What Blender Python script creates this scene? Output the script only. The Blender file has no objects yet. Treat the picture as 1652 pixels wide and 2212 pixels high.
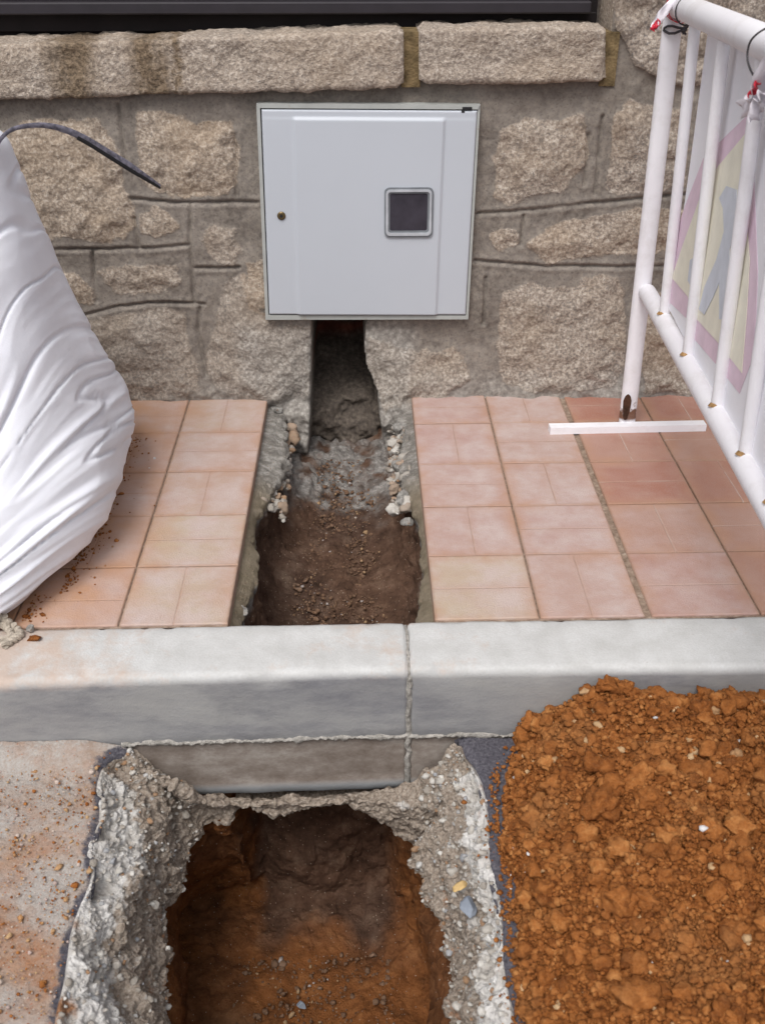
import bpy, math, random
import numpy as np
from math import radians
from mathutils import Matrix, Vector

random.seed(7); RNG = np.random.default_rng(7)
sc = bpy.context.scene
col = sc.collection

# ------------------------------------------------------------------ camera
# photograph measured in a 1652 x 2212 frame: focal length 2250, optical centre (826, 1106)
F_, CX, CY, CAMH = 2250.0, 826.0, 1106.0, 1.44
D = np.array([-50., -1331., F_]); V = np.array([2., (F_*F_ - 100.)/1331., F_])
Yc = D/np.linalg.norm(D); Zc = -V/np.linalg.norm(V); Zc -= Yc*Yc.dot(Zc); Zc /= np.linalg.norm(Zc)
Xc = np.cross(Yc, Zc)
R = np.array([Xc, Yc, Zc])            # rows: world axes in camera frame (right, down, forward)
CAM = np.array([0., 0., CAMH])
def ray(px, py):
    return R @ np.array([px - CX, py - CY, F_])
def proj(p):
    c = R.T @ (np.asarray(p, float) - CAM); return CX + F_*c[0]/c[2], CY + F_*c[1]/c[2]
def on_z(px, py, z):
    d = ray(px, py); return CAM + d*((z - CAM[2])/d[2])
def on_y(px, py, y):
    d = ray(px, py); return CAM + d*((y - CAM[1])/d[1])
def on_x(px, py, x):
    d = ray(px, py); return CAM + d*((x - CAM[0])/d[0])
cam = bpy.data.cameras.new('camera'); camo = bpy.data.objects.new('camera', cam); col.objects.link(camo)
cam.sensor_fit = 'VERTICAL'; cam.sensor_height = 24; cam.lens = 24*F_/2212; cam.clip_start = .02; cam.clip_end = 500
right = R @ np.array([1, 0, 0]); up = R @ np.array([0, -1, 0]); back = R @ np.array([0, 0, -1])
camo.matrix_world = Matrix(((right[0], up[0], back[0], CAM[0]), (right[1], up[1], back[1], CAM[1]),
                            (right[2], up[2], back[2], CAM[2]), (0, 0, 0, 1)))
cam.dof.use_dof = True; cam.dof.focus_distance = 3.15; cam.dof.aperture_fstop = 4.5
sc.camera = camo
sc.render.resolution_x = 764; sc.render.resolution_y = 1024

# ------------------------------------------------------------------ light
SUN_EL, SUN_AZ = radians(58), radians(200)     # azimuth clockwise from +Y: veiled sun behind the camera, a little left
w = bpy.data.worlds.new('World'); sc.world = w; w.use_nodes = True
nt = w.node_tree; bg = nt.nodes['Background']
sky = nt.nodes.new('ShaderNodeTexSky'); sky.sky_type = 'NISHITA'; sky.sun_disc = False
sky.sun_elevation = SUN_EL; sky.sun_rotation = SUN_AZ; sky.dust_density = 4; sky.air_density = 1.0
hs = nt.nodes.new('ShaderNodeHueSaturation'); hs.inputs['Saturation'].default_value = .32
nt.links.new(sky.outputs[0], hs.inputs['Color']); nt.links.new(hs.outputs[0], bg.inputs[0])
bg.inputs[1].default_value = .128
sun = bpy.data.lights.new('sun', 'SUN'); suno = bpy.data.objects.new('sun', sun); col.objects.link(suno)
sun.energy = 1.5; sun.angle = radians(24); sun.color = (1, .97, .93)
sdir = Vector((math.sin(SUN_AZ)*math.cos(SUN_EL), math.cos(SUN_AZ)*math.cos(SUN_EL), math.sin(SUN_EL)))
suno.rotation_euler = sdir.to_track_quat('Z', 'Y').to_euler()
sc.view_settings.view_transform = 'Standard'; sc.view_settings.look = 'None'
sc.view_settings.exposure = .32; sc.view_settings.gamma = 1

# ------------------------------------------------------------------ noise in numpy
def _h(i, j, k, s=0):
    i = i.astype(np.uint32); j = j.astype(np.uint32); k = k.astype(np.uint32)
    h = i*np.uint32(374761393) + j*np.uint32(668265263) + k*np.uint32(2147483647 & 2246822519) + np.uint32(s*3266489917 & 0xffffffff)
    h = (h ^ (h >> np.uint32(13)))*np.uint32(1274126177); h ^= h >> np.uint32(16)
    h = (h*np.uint32(2654435769)) & np.uint32(0xffffffff); h ^= h >> np.uint32(15)
    return h.astype(np.float64)/4294967295.
def vnoise(P, s=0):
    f = np.floor(P); q = P - f; I = f.astype(np.int64) & 0xffffffff; q = q*q*(3 - 2*q)
    r = 0
    for a in (0, 1):
        for b in (0, 1):
            for c in (0, 1):
                wgt = (q[:, 0] if a else 1-q[:, 0])*(q[:, 1] if b else 1-q[:, 1])*(q[:, 2] if c else 1-q[:, 2])
                r = r + wgt*_h((I[:, 0]+a) & 0xffffffff, (I[:, 1]+b) & 0xffffffff, (I[:, 2]+c) & 0xffffffff, s)
    return r*2 - 1
def fbm(P, size, octv=4, s=0, gain=.5):
    P = np.asarray(P, float)/size; r = 0; a = 1
    for o in range(octv):
        r = r + a*vnoise(P*(2**o) + 17.3*o, s+o); a *= gain
    return r
def worley(P, size, s=0):
    P = np.asarray(P, float)/size; f = np.floor(P); best = np.full(len(P), 9.); sec = best.copy(); idv = np.zeros(len(P))
    for a in (-1, 0, 1):
        for b in (-1, 0, 1):
            for c in (-1, 0, 1):
                g = f + (a, b, c); gi = g.astype(np.int64) & 0xffffffff
                o = np.stack([_h(gi[:, 0], gi[:, 1], gi[:, 2], s+q) for q in (1, 2, 3)], 1)
                d = np.linalg.norm(g + o - P, axis=1)
                m = d < best
                sec = np.where(m, best, np.minimum(sec, d)); idv = np.where(m, _h(gi[:, 0], gi[:, 1], gi[:, 2], s+9), idv)
                best = np.where(m, d, best)
    return best, sec, idv
def sst(a, b, x):
    t = np.clip((x-a)/(b-a), 0, 1); return t*t*(3-2*t)

# ------------------------------------------------------------------ object helpers
def tag(o, label=None, cat=None, group=None, kind=None):
    if label: o['label'] = label
    if cat: o['category'] = cat
    if group: o['group'] = group
    if kind: o['kind'] = kind
    return o
def empty(name, loc, label, cat, group=None):
    o = bpy.data.objects.new(name, None); col.objects.link(o); o.location = loc; o.empty_display_size = .05
    return tag(o, label, cat, group)
def link_mesh(name, verts, faces, mat, parent=None, smooth=True, attrs=None, tri=False):
    me = bpy.data.meshes.new(name)
    verts = np.asarray(verts, np.float32)
    if isinstance(faces, np.ndarray):
        n, k = faces.shape
        me.vertices.add(len(verts)); me.vertices.foreach_set('co', verts.ravel())
        me.loops.add(n*k); me.loops.foreach_set('vertex_index', faces.ravel().astype(np.int32))
        me.polygons.add(n); me.polygons.foreach_set('loop_start', np.arange(0, n*k, k, dtype=np.int32))
        try: me.polygons.foreach_set('loop_total', np.full(n, k, np.int32))
        except Exception: pass
        me.update(calc_edges=True); me.validate()
    else:
        me.from_pydata([tuple(map(float, v)) for v in verts], [], faces); me.update()
    for k_, v in (attrs or {}).items():
        v = np.asarray(v, np.float32)
        if v.ndim == 1:
            a = me.attributes.new(k_, 'FLOAT', 'POINT'); a.data.foreach_set('value', v)
        else:
            a = me.attributes.new(k_, 'FLOAT_VECTOR', 'POINT'); a.data.foreach_set('vector', v.ravel())
    if smooth: me.polygons.foreach_set('use_smooth', np.ones(len(me.polygons), bool))
    me.materials.append(mat)
    o = bpy.data.objects.new(name, me); col.objects.link(o)
    if parent is not None:
        o.parent = parent; o.matrix_parent_inverse = Matrix.Translation(-Vector(parent.location))
    return o
def grid_faces(nr, nc, closed=False, flip=False):
    r = np.arange(nr-1)[:, None]; c = np.arange(nc if closed else nc-1)[None, :]; c2 = (c+1) % nc
    f = np.stack([r*nc+c, r*nc+c2, (r+1)*nc+c2, (r+1)*nc+c], -1).reshape(-1, 4)
    return f[:, ::-1].copy() if flip else f
def grid_normals(G, closed=False):
    du = np.gradient(G, axis=0)
    if closed: dv = (np.roll(G, -1, 1) - np.roll(G, 1, 1))/2
    else: dv = np.gradient(G, axis=1)
    n = np.cross(dv, du); l = np.linalg.norm(n, axis=2, keepdims=True); return n/np.maximum(l, 1e-9)
def catmull(P, n, closed=False, axis=0, arc=True):
    P = np.asarray(P, float); m = len(P)
    if closed: idx = lambda i: i % m; segs = m
    else: idx = lambda i: np.clip(i, 0, m-1); segs = m-1
    t = np.linspace(0, segs, n, endpoint=not closed); i = np.minimum(t.astype(int), segs-1); u = (t-i)
    u = u.reshape((-1,)+(1,)*(P.ndim-1))
    p0, p1, p2, p3 = P[idx(i-1)], P[idx(i)], P[idx(i+1)], P[idx(i+2)]
    return .5*((2*p1) + (-p0+p2)*u + (2*p0-5*p1+4*p2-p3)*u**2 + (-p0+3*p1-3*p2+p3)*u**3)
class MB:
    """collects simple shapes into one mesh"""
    def __init__(s): s.v = []; s.f = []
    def add(s, v, f):
        b = len(s.v); s.v += [tuple(map(float, p)) for p in v]; s.f += [tuple(i+b for i in q) for q in f]
    def prism(s, q0, q1, inset=0.):
        n = len(q0); s.add(list(q0)+list(q1), [tuple(range(n))[::-1], tuple(range(n, 2*n))] + [(i, (i+1) % n, n+(i+1) % n, n+i) for i in range(n)])
    def box(s, a, b, bev=0.):
        a = np.array(a, float); b = np.array(b, float); c = (a+b)/2; h = (b-a)/2
        if bev <= 0:
            v = [c+h*np.array((x, y, z)) for x in (-1, 1) for y in (-1, 1) for z in (-1, 1)]
            s.add(v, [(0, 1, 3, 2), (4, 6, 7, 5), (0, 4, 5, 1), (2, 3, 7, 6), (0, 2, 6, 4), (1, 5, 7, 3)]); return
        v = []; key = {}
        for sx in (-1, 1):
            for sy in (-1, 1):
                for sz in (-1, 1):
                    for ax in range(3):
                        p = np.array((sx, sy, sz))*(h - bev); p[ax] = (sx, sy, sz)[ax]*h[ax]
                        key[(sx, sy, sz, ax)] = len(v); v.append(c+p)
        f = []
        for ax in range(3):
            o = [i for i in range(3) if i != ax]
            for sg in (-1, 1):
                q = []
                for (p, r_) in ((-1, -1), (1, -1), (1, 1), (-1, 1)):
                    k = [0, 0, 0]; k[ax] = sg; k[o[0]] = p; k[o[1]] = r_; q.append(key[(*k, ax)])
                flip = (sg == 1) == (ax == 1)
                f.append(tuple(q[::-1]) if flip else tuple(q))
        for ax in range(3):
            o = [i for i in range(3) if i != ax]
            for p in (-1, 1):
                for r_ in (-1, 1):
                    k0 = [0, 0, 0]; k0[ax] = -1; k0[o[0]] = p; k0[o[1]] = r_; k1 = list(k0); k1[ax] = 1
                    f.append((key[(*k0, o[0])], key[(*k1, o[0])], key[(*k1, o[1])], key[(*k0, o[1])]))
        for sx in (-1, 1):
            for sy in (-1, 1):
                for sz in (-1, 1): f.append(tuple(key[(sx, sy, sz, a_)] for a_ in range(3)))
        s.add(v, f)
    def tube(s, pts, rad, n=12, flat=None, caps=True):
        pts = [np.array(p, float) for p in pts]; m = len(pts); rings = []
        rad = rad if hasattr(rad, '__len__') else [rad]*m
        ref = None
        for i in range(m):
            t = pts[min(i+1, m-1)] - pts[max(i-1, 0)]; t /= np.linalg.norm(t)
            if ref is None: ref = np.array((0, 0, 1.)) if abs(t[2]) < .9 else np.array((1., 0, 0))
            a = ref - t*ref.dot(t); a /= np.linalg.norm(a); b = np.cross(t, a); ref = a
            fl = 1 if flat is None else flat
            rings.append([pts[i] + rad[i]*(math.cos(2*math.pi*k/n)*a + fl*math.sin(2*math.pi*k/n)*b) for k in range(n)])
        v = [p for r_ in rings for p in r_]
        f = [(i*n+k, i*n+(k+1) % n, (i+1)*n+(k+1) % n, (i+1)*n+k) for i in range(m-1) for k in range(n)]
        if caps: f += [tuple(range(n))[::-1], tuple((m-1)*n+k for k in range(n))]
        s.add(v, f)
    def build(s, name, mat, parent=None, smooth=False, attrs=None):
        import bmesh
        o = link_mesh(name, s.v, s.f, mat, parent, False, attrs)
        bm = bmesh.new(); bm.from_mesh(o.data); bmesh.ops.recalc_face_normals(bm, faces=bm.faces)
        if smooth:
            for f in bm.faces: f.smooth = len(f.verts) <= 4
            for e in bm.edges:
                if len(e.link_faces) == 2 and e.calc_face_angle(0) > radians(45): e.smooth = False
        bm.to_mesh(o.data); bm.free(); return o

# ------------------------------------------------------------------ materials
class NT:
    def __init__(s, name):
        m = bpy.data.materials.new(name); m.use_nodes = True; s.m = m; s.t = m.node_tree; s.b = s.t.nodes['Principled BSDF']
        s.tc = s.t.nodes.new('ShaderNodeTexCoord').outputs['Object']
    def n(s, typ, **kw):
        nd = s.t.nodes.new(typ)
        for k, v in kw.items(): setattr(nd, k, v)
        return nd
    def L(s, a, b): s.t.links.new(a, b)
    def noise(s, scale, detail=4, rough=.55, vec=None, dist=0, stretch=None):
        nd = s.n('ShaderNodeTexNoise'); nd.inputs['Scale'].default_value = scale; nd.inputs['Detail'].default_value = detail
        nd.inputs['Roughness'].default_value = rough; nd.inputs['Distortion'].default_value = dist
        v = vec or s.tc
        if stretch: v = s.mapv(v, stretch)
        s.L(v, nd.inputs['Vector']); return nd.outputs['Fac']
    def mapv(s, v, scale, loc=(0, 0, 0)):
        mp = s.n('ShaderNodeMapping'); mp.inputs['Scale'].default_value = scale; mp.inputs['Location'].default_value = loc
        s.L(v, mp.inputs['Vector']); return mp.outputs[0]
    def voro(s, scale, out='Distance', feature='F1', rnd=1):
        nd = s.n('ShaderNodeTexVoronoi', feature=feature); nd.inputs['Scale'].default_value = scale
        nd.inputs['Randomness'].default_value = rnd
        s.L(s.tc, nd.inputs['Vector']); return nd.outputs[out]
    def ramp(s, fac, stops):
        nd = s.n('ShaderNodeValToRGB'); s.L(fac, nd.inputs[0]); e = nd.color_ramp.elements
        while len(e) < len(stops): e.new(.5)
        for el, (p, c) in zip(e, stops):
            el.position = p; el.color = (*(c if hasattr(c, '__len__') else (c, c, c)), 1)
        return nd.outputs[0]
    def rng(s, fac, a, b, c=0, d=1):
        nd = s.n('ShaderNodeMapRange'); s.L(fac, nd.inputs[0])
        for i, v in zip((1, 2, 3, 4), (a, b, c, d)): nd.inputs[i].default_value = v
        return nd.outputs[0]
    def mix(s, fac, a, b, mode='MIX'):
        nd = s.n('ShaderNodeMix', data_type='RGBA', blend_type=mode)
        for v, i in ((fac, 0), (a, 6), (b, 7)):
            if hasattr(v, 'is_output'): s.L(v, nd.inputs[i])
            elif i == 0: nd.inputs[0].default_value = v
            else: nd.inputs[i].default_value = (*v, 1)
        return nd.outputs[2]
    def math(s, op, a, b=0., c=None):
        nd = s.n('ShaderNodeMath', operation=op)
        for i, v in enumerate((a, b, c)):
            if v is None: continue
            if hasattr(v, 'is_output'): s.L(v, nd.inputs[i])
            else: nd.inputs[i].default_value = v
        return nd.outputs[0]
    def attr(s, name, vec=False):
        nd = s.n('ShaderNodeAttribute'); nd.attribute_name = name; return nd.outputs['Vector' if vec else 'Fac']
    def sep(s, v):
        nd = s.n('ShaderNodeSeparateXYZ'); s.L(v, nd.inputs[0]); return nd.outputs
    def bump(s, h, dist, strength=1.):
        nd = s.n('ShaderNodeBump'); nd.inputs['Distance'].default_value = dist; nd.inputs['Strength'].default_value = strength
        s.L(h, nd.inputs['Height']); s.L(nd.outputs[0], s.b.inputs['Normal'])
    def done(s, colr, rough=.8, spec=.3, metal=0.):
        if hasattr(colr, 'is_output'): s.L(colr, s.b.inputs['Base Color'])
        else: s.b.inputs['Base Color'].default_value = (*colr, 1)
        if hasattr(rough, 'is_output'): s.L(rough, s.b.inputs['Roughness'])
        else: s.b.inputs['Roughness'].default_value = rough
        s.b.inputs['Specular IOR Level'].default_value = spec; s.b.inputs['Metallic'].default_value = metal
        return s.m

def granite_col(t, warm=1.):
    g = t.noise(105, 3, .65)
    c = t.ramp(g, [(.30, (.095, .08, .068)), (.41, (.20, .163, .132)), (.50, (.325, .265, .215)), (.58, (.46, .395, .33)), (.70, (.62, .56, .495))])
    f = t.noise(150, 1, .5)
    c = t.mix(t.rng(f, .60, .70, 0, .8), c, (.12, .112, .11)); c = t.mix(.18, c, (.34, .315, .30))
    big = t.noise(5, 4, .6)
    c = t.mix(t.rng(big, .35, .7, 0, .55), c, (.30, .20, .12), 'MIX') if warm > 1.2 else t.mix(t.rng(big, .42, .72, 0, .35), c, (.34, .24, .15))
    return c, g, f
def mat_wall():
    t = NT('granite_masonry')
    gc, g, f = granite_col(t)
    tn = t.sep(t.attr('stint', True))
    gc = t.mix(t.math('MULTIPLY', tn[0], .22), gc, (.44, .33, .21))
    gc = t.mix(t.math('MULTIPLY', tn[1], .42), gc, (.235, .215, .19))
    st = t.attr('stone')
    # crust of old cement smeared over the stones
    m1 = t.noise(9, 5, .6); m2 = t.noise(70, 3, .6)
    mc = t.ramp(m1, [(.25, (.118, .102, .090)), (.5, (.180, .158, .140)), (.75, (.26, .232, .205))])
    mc = t.mix(t.rng(m2, .35, .7, 0, .5), mc, (.36, .315, .265))
    mc = t.mix(t.rng(f, .55, .72, 0, .5), mc, (.10, .085, .075))
    gr = t.attr('grey'); mc = t.mix(gr, mc, t.ramp(m2, [(.3, (.17, .155, .14)), (.55, (.31, .29, .265)), (.75, (.50, .48, .44))]))
    gc = t.mix(t.math('MULTIPLY', gr, .55), gc, t.ramp(g, [(.3, (.14, .13, .12)), (.5, (.29, .275, .255)), (.7, (.52, .50, .47))]))
    k = t.math('ADD', st, t.math('MULTIPLY', t.math('SUBTRACT', t.noise(30, 6, .72), .5), 1.5))
    k = t.rng(k, .38, .66)
    c = t.mix(k, mc, gc)
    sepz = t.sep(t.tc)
    sill_shade = t.math('MULTIPLY', t.rng(sepz[2], .88, .99), t.rng(t.noise(6, 3), .35, .6))  # patchy band below the sill, coloured darker to imitate its shade
    c = t.mix(t.math('MULTIPLY', sill_shade, .45), c, (.10, .08, .065))
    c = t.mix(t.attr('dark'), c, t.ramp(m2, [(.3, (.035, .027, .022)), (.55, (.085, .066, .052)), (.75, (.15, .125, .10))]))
    c = t.mix(t.attr('brick'), c, (.20, .055, .035))
    h = t.math('ADD', t.math('MULTIPLY', t.math('MULTIPLY', g, k), 1.0), t.math('MULTIPLY', m2, .5))
    t.bump(h, .004, .8)
    return t.done(c, .9, .2)
STX1, STX2 = float(on_y(155, 140, 3.145)[0]), float(on_y(320, 140, 3.145)[0])
def mat_granite(name, stain=False):
    t = NT(name); c, g, f = granite_col(t)
    c = t.mix(.25, c, (.44, .36, .29))
    if stain:
        x = t.sep(t.tc)
        z = t.noise(30, 5, .75); z2 = t.noise(12, 3, .6, stretch=(1, 1, .35))
        k = None
        for (xc, wd_) in ((STX1, .095), (STX2, .080), (STX2+.075, .030)):
            dx = t.math('ABSOLUTE', t.math('SUBTRACT', t.math('ADD', x[0], t.math('MULTIPLY', t.math('SUBTRACT', z2, .5), .16)), xc))
            kk = t.rng(t.math('ADD', dx, t.math('MULTIPLY', t.math('SUBTRACT', z, .5), .10)), wd_, wd_*.2)
            k = kk if k is None else t.math('MAXIMUM', k, kk)
        c = t.mix(t.math('MULTIPLY', k, .8), c, t.ramp(g, [(.35, (.05, .032, .016)), (.65, (.20, .135, .075))]))
    t.bump(g, .008, .9)
    return t.done(c, .88, .25)
def mat_paver():
    t = NT('terracotta_paving')
    tc = t.attr('tint'); v = t.sep(t.attr('tint', True))
    n1 = t.noise(7, 4, .6); n2 = t.noise(28, 4, .6); n3 = t.noise(260, 3, .6)
    n4 = t.noise(19, 5, .65)
    base = t.mix(v[0], (.425, .285, .262), (.33, .13, .088))
    base = t.mix(v[1], base, (.455, .37, .275))
    base = t.mix(t.rng(t.noise(4.5, 3, .6, dist=.6), .40, .62, 0, .5), base, (.42, .265, .215))
    chalk = t.rng(t.math('ADD', t.math('MULTIPLY', n1, .6), t.math('MULTIPLY', n4, .4)), .40, .60)
    c = t.mix(t.math('MULTIPLY', chalk, t.rng(v[0], 0, 1, .85, .12)), base, (.515, .425, .41))
    c = t.mix(t.rng(n2, .58, .78, 0, .35), c, (.42, .25, .18))
    c = t.mix(t.rng(n3, .35, .75, 0, .35), c, (.40, .32, .28)); c = t.mix(t.rng(t.noise(90, 3, .7), .66, .72, 0, .55), c, (.27, .19, .15))
    # dirt gathered along the joints, faint groove across the middle of each tile
    uv = t.sep(t.attr('tuv', True)); wob = t.math('MULTIPLY', t.math('SUBTRACT', n2, .5), .05)
    du = t.math('ABSOLUTE', t.math('SUBTRACT', uv[0], .5)); dv = t.math('ABSOLUTE', t.math('SUBTRACT', uv[1], .5))
    ed = t.math('SUBTRACT', .5, t.math('MAXIMUM', du, dv))
    m8 = t.rng(t.noise(6, 4, .7), .38, .64)
    e1 = t.math('MULTIPLY', t.rng(t.math('ADD', ed, wob), .17, .0), m8); c = t.mix(t.math('MULTIPLY', e1, .75), c, (.42, .235, .15))
    e2 = t.rng(t.math('ADD', ed, t.math('MULTIPLY', wob, .5)), .03, .008, 0, .45); c = t.mix(e2, c, (.34, .215, .15))
    gm_ = t.n('ShaderNodeMix', data_type='FLOAT'); t.L(v[2], gm_.inputs[0]); t.L(du, gm_.inputs[2]); t.L(dv, gm_.inputs[3]); gd_ = gm_.outputs[0]
    gl = t.rng(gd_, .012, .004); c = t.mix(t.math('MULTIPLY', gl, t.rng(t.noise(11, 4, .7), .42, .60, .12, .75)), c, t.mix(v[0], (.37, .24, .18), (.50, .42, .38)))
    gs = t.rng(t.math('ADD', gd_, wob), .10, .0, 0, .28); c = t.mix(gs, c, (.40, .25, .19))
    # ochre dust trodden in beside the bag
    p = t.sep(t.tc); d = t.math('ADD', p[0], t.math('MULTIPLY', t.math('SUBTRACT', n1, .5), .5))
    k = t.math('MULTIPLY', t.rng(d, -.50, -.80), t.rng(n2, .3, .6, .35, .9))
    c = t.mix(k, c, (.48, .27, .15))
    t.bump(t.math('SUBTRACT', t.math('ADD', n3, t.math('MULTIPLY', n2, .9)), t.math('MULTIPLY', gl, .5)), .0026, .8)
    return t.done(c, t.rng(n1, .3, .7, .72, .9), .25)
def mat_bed():
    t = NT('sand_joint'); n = t.noise(60, 5, .7)
    c = t.ramp(n, [(.3, (.15, .105, .078)), (.55, (.29, .215, .165)), (.75, (.43, .36, .30))])
    t.bump(n, .004); return t.done(c, .95, .1)
def mat_kerb():
    t = NT('cast_kerb_concrete'); n = t.noise(3, 5, .6, stretch=(1, 4, 6)); f = t.noise(200, 3, .6); m = t.noise(14, 5, .65)
    p = t.sep(t.tc)
    c = t.ramp(m, [(.3, (.46, .458, .448)), (.6, (.54, .54, .535)), (.8, (.58, .585, .585))])
    c = t.mix(t.rng(f, .35, .7, 0, .25), c, (.33, .32, .30))
    # long dark scuffs on the face; the part that was under the road is brown with soil
    nrm = t.n('ShaderNodeNewGeometry'); nz = t.sep(nrm.outputs['Normal'])[2]
    face = t.rng(p[2], -.004, -.022)
    c = t.mix(face, c, t.ramp(t.noise(3, 6, .7, stretch=(1, 1, 3)), [(.32, (.19, .19, .205)), (.5, (.285, .283, .285)), (.7, (.345, .34, .33))]))
    sc_ = t.noise(2.2, 7, .72, stretch=(1.2, 1, 3.5))
    c = t.mix(t.math('MULTIPLY', face, t.rng(sc_, .53, .68, 0, .55)), c, (.135, .135, .155))
    soil = t.rng(t.math('ADD', p[2], t.math('MULTIPLY', m, .012)), -.183, -.187)
    low = t.ramp(t.noise(14, 7, .75, stretch=(1, 1, 1.6)), [(.3, (.14, .11, .09)), (.5, (.22, .185, .16)), (.68, (.32, .29, .26))])
    low = t.mix(t.rng(p[2], -.318, -.335), low, (.29, .30, .31))
    c = t.mix(soil, c, low)
    # ochre dust on the top, mostly at the left and by the joint
    du = t.noise(11, 6, .7); kx = t.rng(p[0], -.35, -.80, 0, 1)
    kx = t.math('MAXIMUM', kx, t.math('MULTIPLY', t.rng(p[0], -.30, 0), t.rng(p[0], .30, .08, 0, .35)))
    top = t.rng(p[2], -.03, -.008)
    k = t.math('MULTIPLY', t.math('MULTIPLY', top, t.rng(t.math('ADD', du, t.math('MULTIPLY', kx, .34)), .62, .84)), .75)
    c = t.mix(k, c, (.46, .345, .275))
    c = t.mix(t.math('MULTIPLY', top, t.rng(t.noise(75, 4, .7), .68, .74, 0, .5)), c, (.24, .18, .14))
    t.bump(t.math('ADD', f, m), .0012, .8)
    return t.done(c, .85, .25)
def mat_soil(name, a=(.070, .027, .011), b=(.205, .075, .024), cc=(.33, .145, .055)):
    t = NT(name); n = t.noise(16, 6, .7); f = t.noise(180, 4, .7); g = t.noise(4, 3)
    c = t.ramp(n, [(.3, a), (.52, b), (.75, cc)])
    c = t.mix(t.rng(f, .4, .75, 0, .45), c, cc)
    tint = t.attr('tint', True); v = t.sep(tint)
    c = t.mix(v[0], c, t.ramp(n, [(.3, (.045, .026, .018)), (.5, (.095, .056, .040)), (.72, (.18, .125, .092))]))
    gg = t.ramp(t.noise(38, 6, .75), [(.32, (.14, .135, .13)), (.5, (.29, .28, .265)), (.68, (.56, .545, .52))])
    c = t.mix(v[1], c, gg)
    c = t.mix(v[2], c, t.ramp(t.noise(30, 4, .6), [(.3, (.19, .155, .105)), (.6, (.27, .225, .165)), (.8, (.36, .31, .24))]))
    c = t.mix(t.rng(t.voro(75), .13, .09), c, t.ramp(t.voro(75, 'Color'), [(.2, (.3, .2, .13)), (.6, (.42, .36, .30)), (.9, (.22, .08, .035))]))
    t.bump(t.math('ADD', t.math('MULTIPLY', n, 1.2), f), .010, .9)
    return t.done(c, .95, .12)
def mat_broken():
    t = NT('broken_concrete'); n = t.noise(22, 6, .7); v = t.voro(70); f = t.noise(160, 4, .65); vc = t.voro(70, 'Color')
    c = t.ramp(n, [(.30, (.33, .30, .27)), (.45, (.52, .49, .455)), (.58, (.67, .65, .62)), (.76, (.76, .745, .72))])
    c = t.mix(t.rng(v, .22, .14, 0, .55), c, t.ramp(vc, [(.15, (.17, .165, .165)), (.4, (.40, .37, .33)), (.6, (.58, .56, .53)), (.85, (.44, .30, .17))]))
    tint = t.sep(t.attr('tint', True))
    soil = t.ramp(f, [(.3, (.20, .095, .045)), (.6, (.38, .20, .11)), (.8, (.46, .32, .22))])
    c = t.mix(t.rng(tint[2], .45, .8, 0, .55), c, (.72, .70, .68)); c = t.mix(t.rng(tint[2], .5, .15, 0, .35), c, (.34, .30, .25))
    k = t.rng(t.math('ADD', tint[0], t.math('SUBTRACT', t.noise(14, 5, .7), .5)), .48, .62)
    c = t.mix(k, c, soil)
    c = t.mix(t.rng(t.math('ADD', tint[1], t.math('SUBTRACT', n, .5)), .5, .6), c, t.ramp(f, [(.3, (.20, .155, .12)), (.55, (.37, .31, .255)), (.78, (.52, .465, .41))]))
    t.bump(t.math('ADD', t.math('MULTIPLY', n, 1.5), t.math('ADD', f, t.math('MULTIPLY', v, -.9))), .009, .9)
    return t.done(c, .92, .15)
def mat_road():
    t = NT('dusty_asphalt'); n = t.noise(9, 6, .7); f = t.noise(150, 4, .7); v = t.voro(110); vc = t.voro(110, 'Color')
    asp = t.ramp(f, [(.3, (.045, .043, .052)), (.55, (.105, .10, .118)), (.8, (.20, .19, .20))])
    tint = t.sep(t.attr('tint', True))
    dust = t.ramp(n, [(.28, (.34, .27, .225)), (.45, (.35, .23, .16)), (.58, (.33, .165, .09)), (.72, (.40, .32, .26))])
    pale = t.mix(t.rng(t.noise(6, 5, .65), .36, .56), dust, (.40, .375, .35))
    pale = t.mix(t.rng(f, .38, .7, 0, .6), pale, (.28, .205, .16))
    pale = t.mix(t.rng(v, .24, .12, 0, .8), pale, t.ramp(vc, [(.2, (.34, .10, .04)), (.45, (.50, .44, .38)), (.7, (.20, .19, .20)), (.9, (.44, .24, .10))]))
    k = t.rng(t.math('ADD', tint[0], t.math('MULTIPLY', t.math('SUBTRACT', t.noise(26, 5, .75), .5), 1.1)), .42, .6)
    c = t.mix(k, asp, pale)
    t.bump(t.math('ADD', f, t.math('MULTIPLY', n, 1.2)), .005, .9)
    return t.done(c, .93, .15)
def mat_clod(brown=False):
    t = NT('brown_crumbs' if brown else 'clay_clods'); v = t.sep(t.attr('tint', True)); n = t.noise(55, 5, .7); f = t.noise(260, 3, .7)
    c = t.ramp(t.math('ADD', t.math('MULTIPLY', n, .72), t.math('MULTIPLY', v[0], .28)),
               [(.25, (.09, .055, .038)), (.45, (.17, .105, .07)), (.6, (.25, .175, .13)), (.78, (.36, .29, .235))] if brown else
               [(.22, (.095, .028, .008)), (.42, (.205, .067, .016)), (.58, (.305, .110, .029)), (.78, (.47, .215, .072))])
    c = t.mix(t.rng(f, .45, .8, 0, .35), c, (.40, .20, .085))
    if not brown: c = t.mix(t.rng(t.noise(7, 4, .6), .5, .7, 0, .4), c, (.33, .165, .065))
    c = t.mix(v[1], c, (.50, .34, .19)); c = t.mix(v[2], c, (.62, .60, .60))
    t.bump(t.math('ADD', n, t.math('MULTIPLY', f, .6)), .005, .9)
    return t.done(c, .95, .12)
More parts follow.
